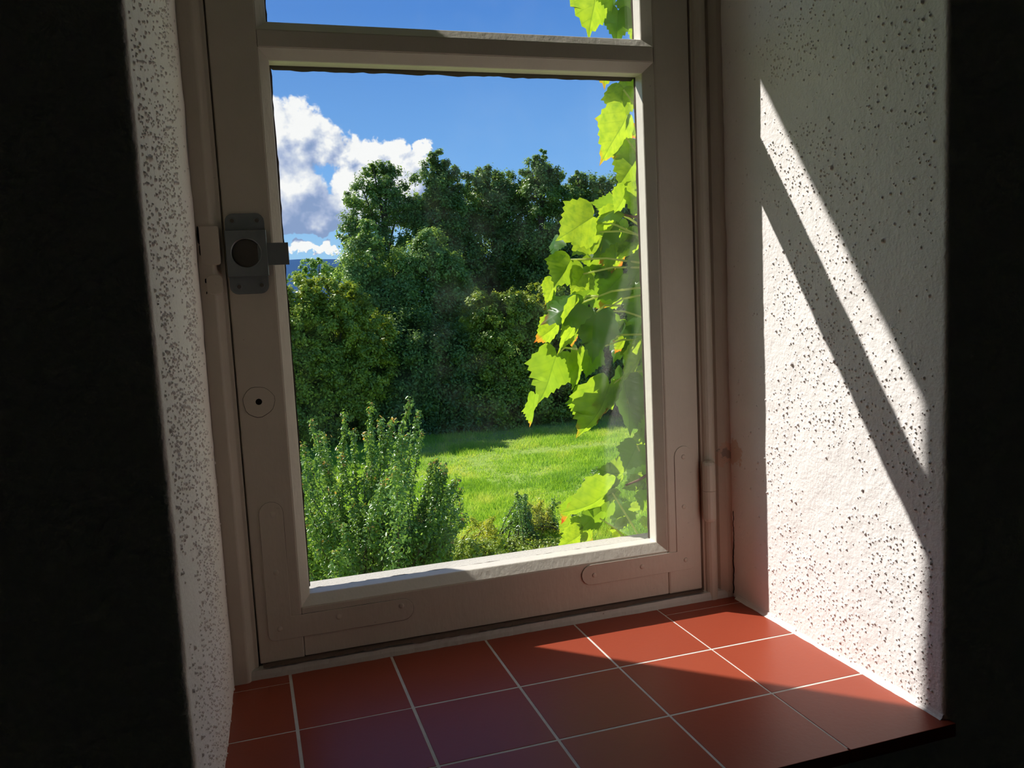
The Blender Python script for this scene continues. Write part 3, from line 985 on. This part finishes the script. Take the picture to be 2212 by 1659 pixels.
def leaf_cards(P, N, S, aspect=0.55, rng=rng, six=False):
    n = len(P)
    T = rng.normal(size=(n, 3))
    N = N / (np.linalg.norm(N, axis=1, keepdims=True) + 1e-9)
    T -= N * (T * N).sum(1, keepdims=True)
    T /= np.linalg.norm(T, axis=1, keepdims=True) + 1e-9
    B = np.cross(N, T)
    S = S[:, None]
    if not six:
        V = np.stack([P - T * S, P + B * S * aspect + N * S * 0.15, P + T * S, P - B * S * aspect + N * S * 0.15], 1)
        F = (np.arange(n)[:, None] * 4 + np.array([0, 1, 2, 3])[None])
    else:
        w = aspect
        V = np.stack([P - T * S, P - T * S * 0.4 + B * S * w + N * S * 0.22, P + T * S * 0.45 + B * S * w * 0.8 + N * S * 0.18, P + T * S,
                      P + T * S * 0.45 - B * S * w * 0.8 + N * S * 0.18, P - T * S * 0.4 - B * S * w + N * S * 0.22], 1)
        a = np.arange(n)[:, None] * 6
        F = np.concatenate([a + np.array([0, 1, 2, 3])[None], a + np.array([0, 3, 4, 5])[None]], 0)
    return V.reshape(-1, 3), F


def crown(blobs, Y, dens, size, hollow=0.0, clump=0.26):
    Ps, Ns, var = [], [], []
    for b in blobs:
        u, v, rx, ry = b[:4]
        Yb = Y + (b[4] if len(b) > 4 else 0.0)
        c = at(u, v, Yb)
        k = np.linalg.norm(c - CAM) / FPX
        R = np.array([rx * k, 0.5 * (rx + ry) * k * 0.85, ry * k])
        n = int(math.pi * rx * ry * dens * 2.3)
        nc = max(14, int(math.pi * rx * ry / 170))
        D = rng.normal(size=(nc, 3))
        D /= np.linalg.norm(D, axis=1, keepdims=True)
        rad = rng.uniform(0.45, 1.12, nc) ** 0.5
        CC = c + D * R * rad[:, None]
        idx = rng.integers(0, nc, n)
        off = rng.normal(size=(n, 3))
        rr = R.mean() * clump * 0.62
        P_ = CC[idx] + off * (rr * rng.uniform(0.5, 1.25, nc)[idx])[:, None] * np.array([0.9, 0.9, 0.85])
        off /= np.linalg.norm(off, axis=1, keepdims=True)
        N_ = off * 0.6 + D[idx] * 0.5 + np.array([0, 0, 0.6]) + rng.normal(size=(n, 3)) * 0.45
        Ps.append(P_)
        Ns.append(N_)
        cv = rng.uniform(0.2, 0.8, nc)
        var.append(np.clip(cv[idx] + rng.normal(size=n) * 0.18, 0, 1))
    P_, N_, v_ = np.concatenate(Ps), np.concatenate(Ns), np.concatenate(var)
    ok = P_[:, 2] > GZ + 0.05
    P_, N_, v_ = P_[ok], N_[ok], v_[ok]
    S = size * 0.60 * rng.uniform(0.6, 1.3, len(P_))
    V, F = leaf_cards(P_, N_, S)
    return V, F, np.repeat(v_, 4)


def tree(name, label, cat, group, Y, blobs, dens, size, material, trunk=True, clump=0.26, tr_r=0.16):
    us = [b[0] for b in blobs]
    ub = sum(us) / len(us)
    base = at(ub, 640, Y)
    root = empty(name, (base[0], Y, GZ))
    tag(root, label, cat, group)
    V, F, va = crown(blobs, Y, dens, size, clump=clump)
    fo = obj('foliage', V, F, material, root, attrs={'var': va})
    fo['kind'] = 'stuff'
    TV, TF = [], []
    top = max(at(b[0], b[1], Y)[2] for b in blobs)
    tb = np.array([base[0], Y, GZ])
    topb = min(blobs, key=lambda b: b[1])
    tp = at(topb[0], topb[1] + topb[3] * 0.8, Y)
    if trunk:
        mid = [tb + (tp - tb) * t + np.array([0.15 * math.sin(5 * t + ub), 0, 0]) for t in np.linspace(0, 1, 7)]
        add_tube(TV, TF, mid, tr_r, 0.012, 7)
        for i, b in enumerate(blobs):
            e = at(b[0], b[1] - b[3] * 0.3, Y)
            t = min(0.75, max(0.25, (e[2] - GZ) / (tp[2] - GZ + 0.1) - 0.25))
            s0 = tb + (tp - tb) * t
            add_tube(TV, TF, [s0, (s0 + e) / 2 + np.array([0, 0, 0.15]), e], tr_r * 0.35, 0.02, 5)
    else:
        for i, b in enumerate(blobs):
            e = at(b[0], b[1], Y)
            s0 = tb + np.array([0.3 * math.sin(i * 2.1), 0.3 * math.cos(i * 1.7), 0])
            add_tube(TV, TF, [s0, (s0 * 0.6 + e * 0.4) + np.array([0, 0, 0.1]), e], 0.05, 0.015, 5)
    obj('trunk' if trunk else 'stem', TV, TF, M['bark'], root)
    return root


TG = 'trees beyond the meadow'
tree('deciduous_tree', 'airy tree with sky showing through, at the left end of the tall trees', 'tree', TG, 29.5,
     [(806, 368, 20, 18), (834, 364, 16, 16), (815, 385, 38, 30), (845, 400, 32, 35), (785, 425, 36, 36), (830, 445, 48, 38), (768, 478, 34, 34), (866, 450, 26, 40), (800, 510, 40, 34), (850, 520, 36, 38), (752, 510, 20, 22), (800, 580, 50, 50)],
     0.26, 0.085, M['alder'], clump=0.34)
tree('deciduous_tree', 'pale fresh-green tree standing in front of the airy left tree', 'tree', TG, 26.9,
     [(800, 515, 26, 40), (790, 570, 48, 55), (765, 610, 36, 50), (850, 600, 48, 55), (905, 575, 40, 48), (932, 560, 40, 40), (930, 530, 30, 34), (965, 620, 48, 70), (900, 670, 70, 85), (830, 680, 60, 75), (950, 730, 62, 80), (870, 780, 90, 90), (790, 660, 45, 60), (850, 610, 60, 60, 1.5), (960, 680, 60, 70, 1.5)],
     0.40, 0.085, M['ash'], clump=0.30)
tree('deciduous_tree', 'dark pointed tree rising right of the airy left tree', 'tree', TG, 29.5,
     [(946, 346, 17, 20), (942, 365, 30, 26), (938, 395, 42, 42), (965, 400, 36, 44), (915, 430, 36, 40), (940, 465, 62, 55), (980, 480, 48, 70), (895, 480, 34, 42), (990, 560, 60, 80), (1000, 640, 60, 70)],
     0.40, 0.090, M['alder'])
tree('deciduous_tree', 'broad round-topped tree in the middle of the tree line', 'tree', TG, 30,
     [(1020, 400, 32, 26), (1055, 395, 36, 30), (1095, 405, 34, 32), (1040, 450, 58, 55), (1100, 465, 58, 60), (1060, 540, 80, 85), (1110, 600, 70, 80), (1030, 640, 70, 80), (1075, 390, 34, 22), (1075, 430, 60, 40)],
     0.42, 0.090, M['alder'])
tree('deciduous_tree', 'tallest pointed dark tree with a slim crown top, right of centre', 'tree', TG, 29,
     [(1166, 342, 15, 22), (1163, 362, 22, 24), (1171, 376, 30, 22), (1150, 380, 28, 30), (1180, 385, 34, 32), (1165, 425, 50, 42), (1200, 430, 34, 36), (1165, 490, 58, 60), (1130, 560, 60, 75), (1190, 570, 58, 80), (1150, 650, 70, 70)],
     0.38, 0.088, M['alder'])
tree('deciduous_tree', 'low dark tree partly hidden behind the vine leaves', 'tree', TG, 29.5,
     [(1248, 390, 20, 22), (1246, 408, 30, 26), (1262, 420, 40, 26), (1230, 430, 30, 34), (1285, 415, 38, 34), (1325, 425, 44, 40), (1270, 480, 64, 62), (1340, 510, 70, 80), (1400, 470, 60, 70), (1240, 580, 60, 80), (1320, 620, 90, 90), (1420, 600, 80, 110)],
     0.36, 0.092, M['alder'])
tree('deciduous_tree', 'tall tree far to the left, hidden by the window frame and wall', 'tree', TG, 29,
     [(280, 400, 80, 80), (250, 520, 120, 110), (330, 600, 110, 110), (260, 720, 140, 130), (330, 840, 140, 110)], 0.14, 0.15, M['alder'])
FG = 'small distant trees under the cloud'
tree('deciduous_tree', 'small distant round tree in front of the blue ridge', 'tree', FG, 80, [(665, 580, 20, 18), (690, 572, 22, 17), (640, 600, 22, 14), (700, 596, 40, 16)], 0.30, 0.20, M['ash'], tr_r=0.3)
tree('deciduous_tree', 'small distant tree touching the left edge of the pale green tree', 'tree', FG, 86, [(722, 580, 22, 18), (745, 588, 24, 22), (715, 600, 30, 14)], 0.30, 0.20, M['alder'], tr_r=0.3)
HG = 'hedge bushes at the far side of the meadow'
tree('hedge_bush', 'sunny yellow-green bush below the distant blue ridge', 'bush', HG, 24.7,
     [(650, 640, 50, 42), (700, 640, 50, 40), (745, 660, 50, 48), (640, 710, 70, 80), (720, 720, 75, 80), (790, 720, 60, 60), (700, 800, 100, 90), (640, 860, 100, 90), (780, 810, 70, 90), (590, 740, 70, 90), (740, 890, 90, 70)],
     0.34, 0.080, M['hazel'], trunk=False, clump=0.17)
tree('hedge_bush', 'yellow-green bush left of the sunny one, behind the left window stile', 'bush', HG, 24.6,
     [(480, 660, 70, 60), (420, 700, 80, 80), (520, 740, 80, 90), (400, 810, 100, 110), (500, 850, 110, 100), (450, 920, 120, 60)],
     0.24, 0.10, M['hazel'], trunk=False)
tree('hedge_bush', 'green bush at the far left end of the hedge, behind the window frame', 'bush', HG, 24.2,
     [(260, 650, 90, 70), (330, 690, 80, 80), (180, 720, 90, 90), (300, 800, 120, 110), (200, 850, 120, 100), (260, 920, 140, 60)],
     0.20, 0.11, M['alder'], trunk=False)
tree('hedge_bush', 'dark shaded bush under the pale green tree', 'bush', HG, 25.4,
     [(880, 760, 90, 80), (960, 770, 70, 70), (860, 850, 90, 90), (950, 840, 90, 100), (900, 900, 100, 60), (1010, 880, 90, 75), (820, 890, 80, 70), (880, 930, 90, 34, -0.5), (990, 930, 90, 34, -0.5)], 0.36, 0.085, M['alder'], trunk=False)
tree('hedge_bush', 'green bush with a lit rounded top left of the vine', 'bush', HG, 25.2,
     [(1040, 670, 46, 40), (1090, 665, 50, 38), (1060, 720, 60, 55), (1130, 690, 50, 52), (1180, 650, 46, 46), (1190, 720, 60, 70), (1110, 770, 90, 75), (1080, 850, 100, 85), (1180, 830, 90, 100), (1090, 925, 100, 38, -0.5), (1200, 925, 90, 38, -0.5)],
     0.40, 0.080, M['hazel'], trunk=False, clump=0.20)
tree('hedge_bush', 'dark bush behind the glass reflection on the right', 'bush', HG, 25.4,
     [(1270, 720, 70, 80), (1350, 720, 80, 90), (1280, 820, 90, 95), (1380, 830, 90, 110), (1450, 760, 80, 120), (1230, 880, 80, 70), (1330, 900, 110, 60), (1290, 930, 90, 36, -0.5), (1400, 930, 100, 36, -0.5)], 0.32, 0.085, M['alder'], trunk=False)

# grass: tufts of blades on the meadow in view
NB = 190000
yy = CAM[1] + 12.5 / np.sqrt(rng.uniform(0.16, 1.0, NB * 2))
sl_ = rng.uniform(0.05, 0.56, NB * 2)
xx = CAM[0] + sl_ * (yy - CAM[1])
Pg = np.c_[xx, yy, np.full(NB * 2, GZ)]
tuft = vnoise(Pg * np.array([1, 1, 0]), 1.1, 41) + 0.6 * vnoise(Pg * np.array([1, 1, 0]), 3.3, 42)
keep = (rng.uniform(-1.2, 1.2, NB * 2) < tuft + 0.25)
Pg, tuft = Pg[keep][:NB], tuft[keep][:NB]
n = len(Pg)
hh = rng.uniform(0.05, 0.12, n) * (1.0 + 0.55 * np.clip(tuft, -1, 1))
ang = rng.uniform(0, 2 * math.pi, n)
wv = np.c_[np.cos(ang), np.sin(ang), np.zeros(n)] * rng.uniform(0.006, 0.013, n)[:, None]
lean = np.c_[rng.normal(size=n) * 0.35, rng.normal(size=n) * 0.35, np.ones(n)]
V = np.stack([Pg - wv, Pg + wv, Pg + lean * hh[:, None]], 1).reshape(-1, 3)
F = np.arange(n * 3).reshape(-1, 3)
gvv = np.clip(0.42 + 0.38 * vnoise(Pg * np.array([1, 1, 0]), 0.9, 51) + 0.22 * vnoise(Pg * np.array([1, 1, 0]), 2.7, 52) + rng.normal(size=n) * 0.13, 0, 1)
tag(obj('grass', V, F, M['grass'], attrs={'var': np.repeat(gvv, 3)}), 'sunlit meadow grass between the shrubs and the shaded hedge', 'grass', kind='stuff')


# shrubs with visible shoots
def shrub(name, label, Y, base_uv, shoots, material, leaf, per_m, depth=0.6, tipred=True, group=None, cat='shrub', bush_r=0.05):
    b = at(base_uv[0], base_uv[1], Y)
    root = empty(name, (b[0], Y, GZ))
    tag(root, label, cat, group)
    Ps, Ns, va = [], [], []
    TV, TF = [], []
    for (u, v, spread) in shoots:
        Yt = Y + rng.normal() * depth
        tip = at(u, v, Yt)
        foot = np.array([b[0] + rng.normal() * 0.25, Y + rng.normal() * 0.25, GZ])
        L = np.linalg.norm(tip - foot)
        mid = foot * 0.5 + tip * 0.5 + np.array([0, 0, 0.22 * abs(tip[0] - foot[0])]) + rng.normal(size=3) * 0.1
        t = np.linspace(0, 1, 9)[:, None]
        crv = (1 - t) ** 2 * foot + 2 * t * (1 - t) * mid + t ** 2 * tip
        add_tube(TV, TF, crv, 0.012, 0.003, 4)
        n = int(L * per_m * (1.0 if leaf < 0.0215 else 3.6))
        tt = rng.uniform(0.12, 1.0, n) ** 0.75
        tt = tt[:, None]
        p = (1 - tt) ** 2 * foot + 2 * tt * (1 - tt) * mid + tt ** 2 * tip
        rad = spread * (1.12 - tt) + 0.025
        off = rng.normal(size=(n, 3))
        p = p + off * rad * 0.6
        Ps.append(p)
        Ns.append(off * 0.6 + np.array([0, 0, 0.8]) + rng.normal(size=(n, 3)) * 0.5)
        v0 = np.clip(rng.normal(size=n) * 0.2 + 0.45, 0, 0.93)
        if tipred:
            v0 = np.where((tt[:, 0] > 0.97) & (rng.uniform(size=n) < 0.14), 1.0, v0)
        va.append(v0)
    P_, N_, v_ = np.concatenate(Ps), np.concatenate(Ns), np.concatenate(va)
    S = leaf * rng.uniform(0.55, 1.25, len(P_))
    V, F = leaf_cards(P_, N_, S, 0.5, six=True)
    fo = obj('foliage', V, F, material, root, attrs={'var': np.repeat(v_, 6)})
    fo['kind'] = 'stuff'
    obj('stem', TV, TF, M['bark'], root)
    return root


sh = [(672, 905, .05), (700, 935, .06), (745, 890, .05), (765, 930, .06), (800, 875, .05), (822, 905, .06), (850, 905, .06), (886, 865, .05), (905, 890, .05), (912, 930, .05), (655, 960, .07), (880, 940, .07), (835, 950, .08)]
for k in range(95):
    sh.append((rng.uniform(600, 890), rng.uniform(935, 1240), rng.uniform(.10, .22)))
for k in range(26):
    a = rng.uniform(0, 1)
    sh.append((880 + 125 * rng.uniform(0.2, 1), 990 + 190 * a, rng.uniform(.05, .12)))
sh += [(985, 1040, .05), (1000, 1085, .05), (960, 1010, .05), (1010, 1125, .06), (935, 1000, .05), (975, 1130, .07)]
shrub('glossy_shrub', 'large glossy green shrub with upright shoots, left in the window', 8.2, (800, 1300), sh, M['bushleaf'], 0.0212, 300)
SG = 'garden shrubs at the near edge of the meadow'
sh = [(1135 + rng.normal() * 22 * (1 - t), 1070 + 120 * (1 - t), .05 + .10 * (1 - t)) for t in rng.uniform(0, 1, 30)] + [(1116, 1062, .03), (1120, 1080, .05)]
shrub('conifer_shrub', 'small dark green conical shrub beside the golden shrub', 12.6, (1135, 1250), sh, M['bushleaf'], 0.022, 75, 0.25, False, SG)
sh = [(1165 + rng.normal() * 16, rng.uniform(1075, 1180), .09) for t in range(26)]
shrub('golden_shrub', 'small golden-yellow shrub right of the dark conical shrub', 13.0, (1168, 1250), sh, M['goldleaf'], 0.022, 65, 0.25, False, SG)
sh = [(1050 + rng.normal() * 14, rng.uniform(1118, 1200), .08) for t in range(20)]
shrub('golden_shrub', 'small yellow-green shrub left of the dark conical shrub', 12.4, (1050, 1260), sh, M['goldleaf'], 0.022, 65, 0.25, False, SG)
sh = [(rng.uniform(930, 1090), rng.uniform(1160, 1240), .12) for t in range(46)]
shrub('low_shrub', 'low yellow-green ground-cover shrub along the bottom of the pane', 11.4, (1010, 1290), sh, M['hazel'], 0.027, 80, 0.35, False, SG)
sh = [(rng.uniform(1085, 1230), rng.uniform(1165, 1220), .11) for t in range(34)]
shrub('low_shrub', 'low mixed green shrub below the dark conical shrub', 11.8, (1150, 1290), sh, M['hazel'], 0.027, 75, 0.3, False, SG)
sh = [(1215 + rng.normal() * 18, rng.uniform(1075, 1180), .08) for t in range(22)]
shrub('twiggy_shrub', 'dark twiggy shrub just left of the lower vine leaves', 13.2, (1215, 1250), sh, M['bushleaf'], 0.022, 50, 0.3, True, SG)
sh = [(1283 + rng.normal() * 12, rng.uniform(1005, 1060), .07) for t in range(14)]
shrub('twiggy_shrub', 'small brownish shrub out on the meadow behind the vine', 14.5, (1283, 1200), sh, M['bushleaf'], 0.022, 34, 0.3, True, SG)

# ------------------------------------------------------------------ climbing vine on the right of the outer opening
vine = empty('climbing_vine', (0.74, 0.38, 0.30))
tag(vine, 'climbing vine of lobed sunlit leaves with orange tips outside the right of the window', 'vine')
HALF = [(0.0, 0.0), (0.09, -0.10), (0.24, -0.15), (0.38, -0.10), (0.47, 0.02), (0.50, 0.12), (0.55, 0.20), (0.57, 0.30), (0.62, 0.43), (0.555, 0.47),
        (0.50, 0.52), (0.445, 0.57), (0.40, 0.64), (0.35, 0.68), (0.295, 0.76), (0.22, 0.81), (0.155, 0.90), (0.075, 0.96), (0.0, 1.12)]
SERR = [0, 0, .012, -.01, .02, -.015, .025, -.012, .02, -.012, .014, -.015, .018, -.014, .018, -.012, .012, -.006, 0]


def leaf(base, tip, w=1.0, tint=0.15, lit_hue=0.5, roll=None, dz=0.0, fold=0.25, bend=0.15, asym=1.0):
    """base / tip in picture position at the leaf's own distance from the wall; w = foreshortened width"""
    def depth(u):
        return 0.385 + (1400 - u) / 250 * 0.11 + dz
    b = at(base[0], base[1], depth(base[0]))
    e = at(tip[0], tip[1], depth(base[0]) + rng.uniform(-0.012, 0.022))
    L = np.linalg.norm(e - b) / 1.10
    ay = (e - b) / np.linalg.norm(e - b)
    view = (b + e) / 2 - CAM
    view /= np.linalg.norm(view)
    lx = np.cross(view, ay)
    lx /= np.linalg.norm(lx)
    nz_ = np.cross(lx, ay)
    ph = math.acos(min(0.985, w)) if w < 1 else 0.15

    def through(p):      # how squarely the sun strikes the far side of the blade
        nn_ = np.cross(lx * math.cos(p) + nz_ * math.sin(p), ay)
        return -np.dot(nn_, SUN_TO) * np.sign(np.dot(nn_, -view))
    if (through(-ph) > through(ph)) == (lit_hue >= 0.3):
        ph = -ph
    lx2 = lx * math.cos(ph) + nz_ * math.sin(ph)
    nz2 = np.cross(lx2, ay)
    scale_x = max(1.0, w)
    V, F, U, T = [], [], [], []
    jit = rng.uniform(-1, 1, 40) * 0.018
    for sgn in (-1, 1):
        b0 = len(V)
        for k, (x, y) in enumerate(HALF):
            o_ = 1 + SERR[k] * 2.2 + (jit[k + (20 if sgn > 0 else 0)] if 0 < k < len(HALF) - 1 else 0)
            mx, my = 0.0, min(1.10, max(0.0, y * 0.97))
            for s in (0.0, 0.5, 1.0):
                X = (x * o_ * s) * sgn * scale_x * (asym if sgn > 0 else 1.0)
                Yy = my + (y * (o_ if y > 0.1 else 1) - my) * s
                Z = -fold * abs(X) * (0.7 + 0.3 * Yy) - bend * (Yy - 0.25) ** 2 * 0.8 + 0.035 * math.sin(7 * X + 5 * Yy + lit_hue * 9)
                V.append(b + L * (lx2 * X + ay * Yy + nz2 * Z))
                U.append((X, Yy))
                rho = math.hypot(X / scale_x, Yy)
                T.append(np.clip(0.62 * tint + 0.06 * s ** 6 + (0.36 + 3.2 * tint) * max(0.0, rho - 0.66 + 0.10 * math.sin(6 * X + lit_hue * 20)), 0, 1.25))
        for k in range(len(HALF) - 1):
            for s in range(2):
                q = (b0 + k * 3 + s, b0 + k * 3 + s + 1, b0 + k * 3 + s + 4, b0 + k * 3 + s + 3)
                F.append(q if sgn > 0 else q[::-1])
    o = obj('leaf', V, F, M['vine'], vine, smooth=True, attrs={'tint': T, 'var': np.full(len(V), lit_hue)})
    uvl = o.data.uv_layers.new(name='UVMap')
    li = np.zeros(len(o.data.loops), dtype=np.int32)
    o.data.loops.foreach_get('vertex_index', li)
    uvl.data.foreach_set('uv', np.array(U, dtype=np.float32)[li].ravel())
    return b


# base, tip, width, tint, hue, depth offset; shaded leaves take the dark end
LEAVES = [
    ((1290, -66), (1277, 84), 0.72, .12, .7, -.01), ((1303, 104), (1312, 190), 0.75, .22, .7, 0), ((1336, 22), (1330, 96), 0.9, .1, .1, .02),
    ((1316, -45), (1328, 32), 0.6, .15, .5, 0), ((1372, -15), (1362, 62), 0.8, .12, .6, .03), ((1378, 40), (1368, 92), .7, .12, .6, .04), ((1385, -50), (1372, 10), .9, .1, .5, 0),
    ((1347, 190), (1336, 264), 1.0, .16, .75, 0), ((1378, 165), (1364, 238), .75, .12, .65, .02), ((1352, 250), (1304, 358), .72, .34, .85, -.01), ((1392, 278), (1358, 298), .9, .62, .5, .03),
    ((1384, 322), (1338, 406), .95, .14, .6, .01), ((1372, 370), (1338, 428), .5, .1, .2, .03), ((1372, 408), (1325, 424), .6, .2, .7, .02), ((1388, 402), (1370, 474), .85, .12, .8, 0), ((1352, 410), (1332, 466), .55, .1, .7, -.01),
    ((1281, 468), (1203, 520), 1.15, .16, .85, -.02), ((1330, 448), (1274, 440), .75, .1, .3, .03), ((1333, 455), (1288, 474), .45, .06, .1, -.015), ((1331, 460), (1288, 506), .8, .12, .8, 0),
    ((1280, 505), (1236, 554), 1.1, .14, .8, .0), ((1304, 478), (1275, 566), .7, .08, .15, .015), ((1338, 478), (1306, 550), .75, .12, .75, .02), ((1352, 498), (1332, 552), .85, .1, .2, .03), ((1378, 500), (1350, 522), 1.0, .15, .75, .03),
    ((1326, 528), (1336, 602), .75, .60, .8, .02), ((1374, 518), (1334, 566), .7, .15, .85, .03), ((1234, 560), (1200, 618), 1.15, .14, .6, -.015), ((1206, 510), (1187, 556), .55, .12, .0, .015),
    ((1262, 588), (1236, 632), 1.35, .14, .85, -.01), ((1304, 556), (1252, 566), .9, .12, .55, .03), ((1312, 566), (1262, 598), .9, .08, .2, .04), ((1254, 622), (1234, 652), .9, .15, .8, .02),
    ((1256, 655), (1166, 690), .72, .30, .0, -.03), ((1306, 604), (1238, 662), .95, .08, .35, .03), ((1346, 592), (1290, 648), .95, .08, .25, .03), ((1340, 636), (1288, 668), .8, .48, .75, .04), ((1202, 588), (1184, 630), .55, .06, .0, .02),
    ((1196, 608), (1183, 660), .6, .24, .8, .0), ((1184, 628), (1180, 676), .45, .1, .2, .01), ((1253, 660), (1221, 770), .38, .14, .75, -.02), ((1288, 676), (1272, 784), .72, .05, .0, -.03), ((1270, 690), (1256, 742), .9, .05, .05, .0),
    ((1238, 706), (1240, 754), .6, .55, .8, .01), ((1202, 700), (1158, 742), .75, .42, .75, -.005), ((1205, 765), (1166, 872), .80, .14, .45, -.02), ((1158, 852), (1150, 924), .35, .22, .4, .01), ((1252, 756), (1246, 842), .42, .12, .55, .01), ((1280, 756), (1262, 816), .8, .06, .1, .02),
    ((1320, 832), (1258, 954), .58, .24, .6, -.025), ((1262, 838), (1248, 906), .5, .12, .4, .0), ((1316, 840), (1294, 920), .45, .58, .8, -.01), ((1352, 815), (1354, 942), .55, .06, .2, .0), ((1388, 752), (1352, 836), .4, .12, .8, .0),
    ((1392, 690), (1344, 806), .7, .05, .1, .02), ((1352, 706), (1318, 782), .75, .06, .2, .04), ((1348, 732), (1330, 766), .8, .55, .8, .03), ((1358, 702), (1328, 732), .9, .12, .7, .05), ((1376, 808), (1364, 848), .9, .30, .8, .03), ((1398, 796), (1386, 868), .6, .06, .1, .0),
    ((1374, 846), (1370, 894), .5, .30, .85, .02), ((1398, 866), (1384, 962), .6, .06, .15, .0), ((1404, 930), (1386, 980), .7, .12, .75, .02), ((1398, 560), (1360, 620), .8, .08, .3, .02), ((1400, 610), (1352, 690), .8, .07, .15, .03), ((1340, 690), (1312, 722), .9, .1, .3, .05),
    ((1376, 962), (1348, 1020), 1.05, .08, .15, .0), ((1346, 1024), (1292, 1018), .85, .10, .6, .02), ((1322, 1060), (1218, 1122), .45, .20, .6, -.03), ((1320, 1058), (1292, 1044), .9, .06, .1, -.01), ((1318, 1054), (1346, 1028), .5, .06, .3, -.01), ((1322, 1062), (1326, 1088), 1.2, .12, .8, .0),
    ((1388, 1040), (1346, 1060), .75, .08, .5, .02), ((1380, 1000), (1352, 1046), .8, .07, .2, .03), ((1292, 1096), (1256, 1106), .9, .04, .0, .015), ((1298, 1104), (1252, 1146), .85, .08, .3, .0), ((1258, 1128), (1232, 1154), 1.0, .14, .8, .0), ((1258, 1150), (1204, 1192), .75, .16, .8, -.02),
    ((1262, 1134), (1284, 1170), .8, .22, .75, .03), ((1330, 1134), (1360, 1140), .8, .12, .7, .03), ((1326, 1160), (1348, 1156), .9, .12, .7, .02), ((1396, 1118), (1394, 1144), 1.0, .16, .8, .02), ((1364, 1096), (1394, 1100), .7, .12, .7, .03), ((1240, 1082), (1214, 1134), .5, .50, .4, .0),
    ((1398, 1030), (1376, 1060), .8, .1, .6, .03), ((1346, 1088), (1330, 1150), .9, .05, .2, .05), ((1236, 1120), (1212, 1158), .6, .22, .6, .02), ((1400, 1060), (1388, 1110), .8, .08, .3, .03), ((1318, 1088), (1300, 1130), .8, .08, .3, .04),
]
for (b_, t_, w_, ti, hu, dz_) in LEAVES:
    leaf(b_, t_, w_, ti, hu, dz=dz_, fold=rng.uniform(0.12, 0.35), bend=rng.uniform(0.05, 0.3))
PET = [((1277, 470), (1400, 518)), ((1295, 501), (1402, 512)), ((1233, 561), (1402, 570)), ((1260, 592), (1402, 578)), ((1254, 655), (1402, 619)), ((1303, 673), (1402, 634)), ((1205, 765), (1246, 754)),
       ((1297, 742), (1402, 722)), ((1300, 750), (1402, 735)), ((1347, 194), (1402, 262)), ((1353, 298), (1402, 362)), ((1320, 1060), (1392, 1178)), ((1296, 1120), (1372, 1184)), ((1308, 672), (1402, 690)), ((1376, 962), (1402, 1012)),
       ((1331, 459), (1402, 500)), ((1286, 676), (1340, 660)), ((1320, 832), (1402, 800)), ((1256, 655), (1290, 640))]
for (a_, b_) in PET:
    p0 = at(a_[0], a_[1], 0.385 + (1400 - a_[0]) / 250 * 0.11 - 0.012)
    p1 = at(b_[0], b_[1], 0.39)
    V, F = [], []
    mid = (p0 + p1) / 2 + np.array([0, 0.01, 0.006])
    add_tube(V, F, [p0, p0 * 0.6 + mid * 0.4, mid, p1 * 0.6 + mid * 0.4, p1], 0.0013, 0.0019, 6)
    obj('petiole', V, F, M['petiole'], vine, smooth=True)
for (x0, seed) in ((0.722, 1), (0.745, 2), (0.775, 3)):
    pts = [np.array([x0 + 0.02 * mnoise.noise((z * 4, seed * 3.3, 0.2)), 0.362 + 0.012 * mnoise.noise((z * 5, seed, 1.2)), z]) for z in np.linspace(-3.8, 1.5, 50)]
    V, F = [], []
    add_tube(V, F, pts, 0.008, 0.004, 6)
    obj('stem', V, F, M['vstem'], vine, smooth=True)
for (a_, b_) in (((1352, 1048), (1404, 1022)), ((1330, 460), (1402, 470))):
    V, F = [], []
    add_tube(V, F, [at(*a_, 0.40), at((a_[0] + b_[0]) / 2, (a_[1] + b_[1]) / 2 + 3, 0.385), at(*b_, 0.375)], 0.0016, 0.0024, 6)
    obj('stem', V, F, M['vstem'], vine, smooth=True)
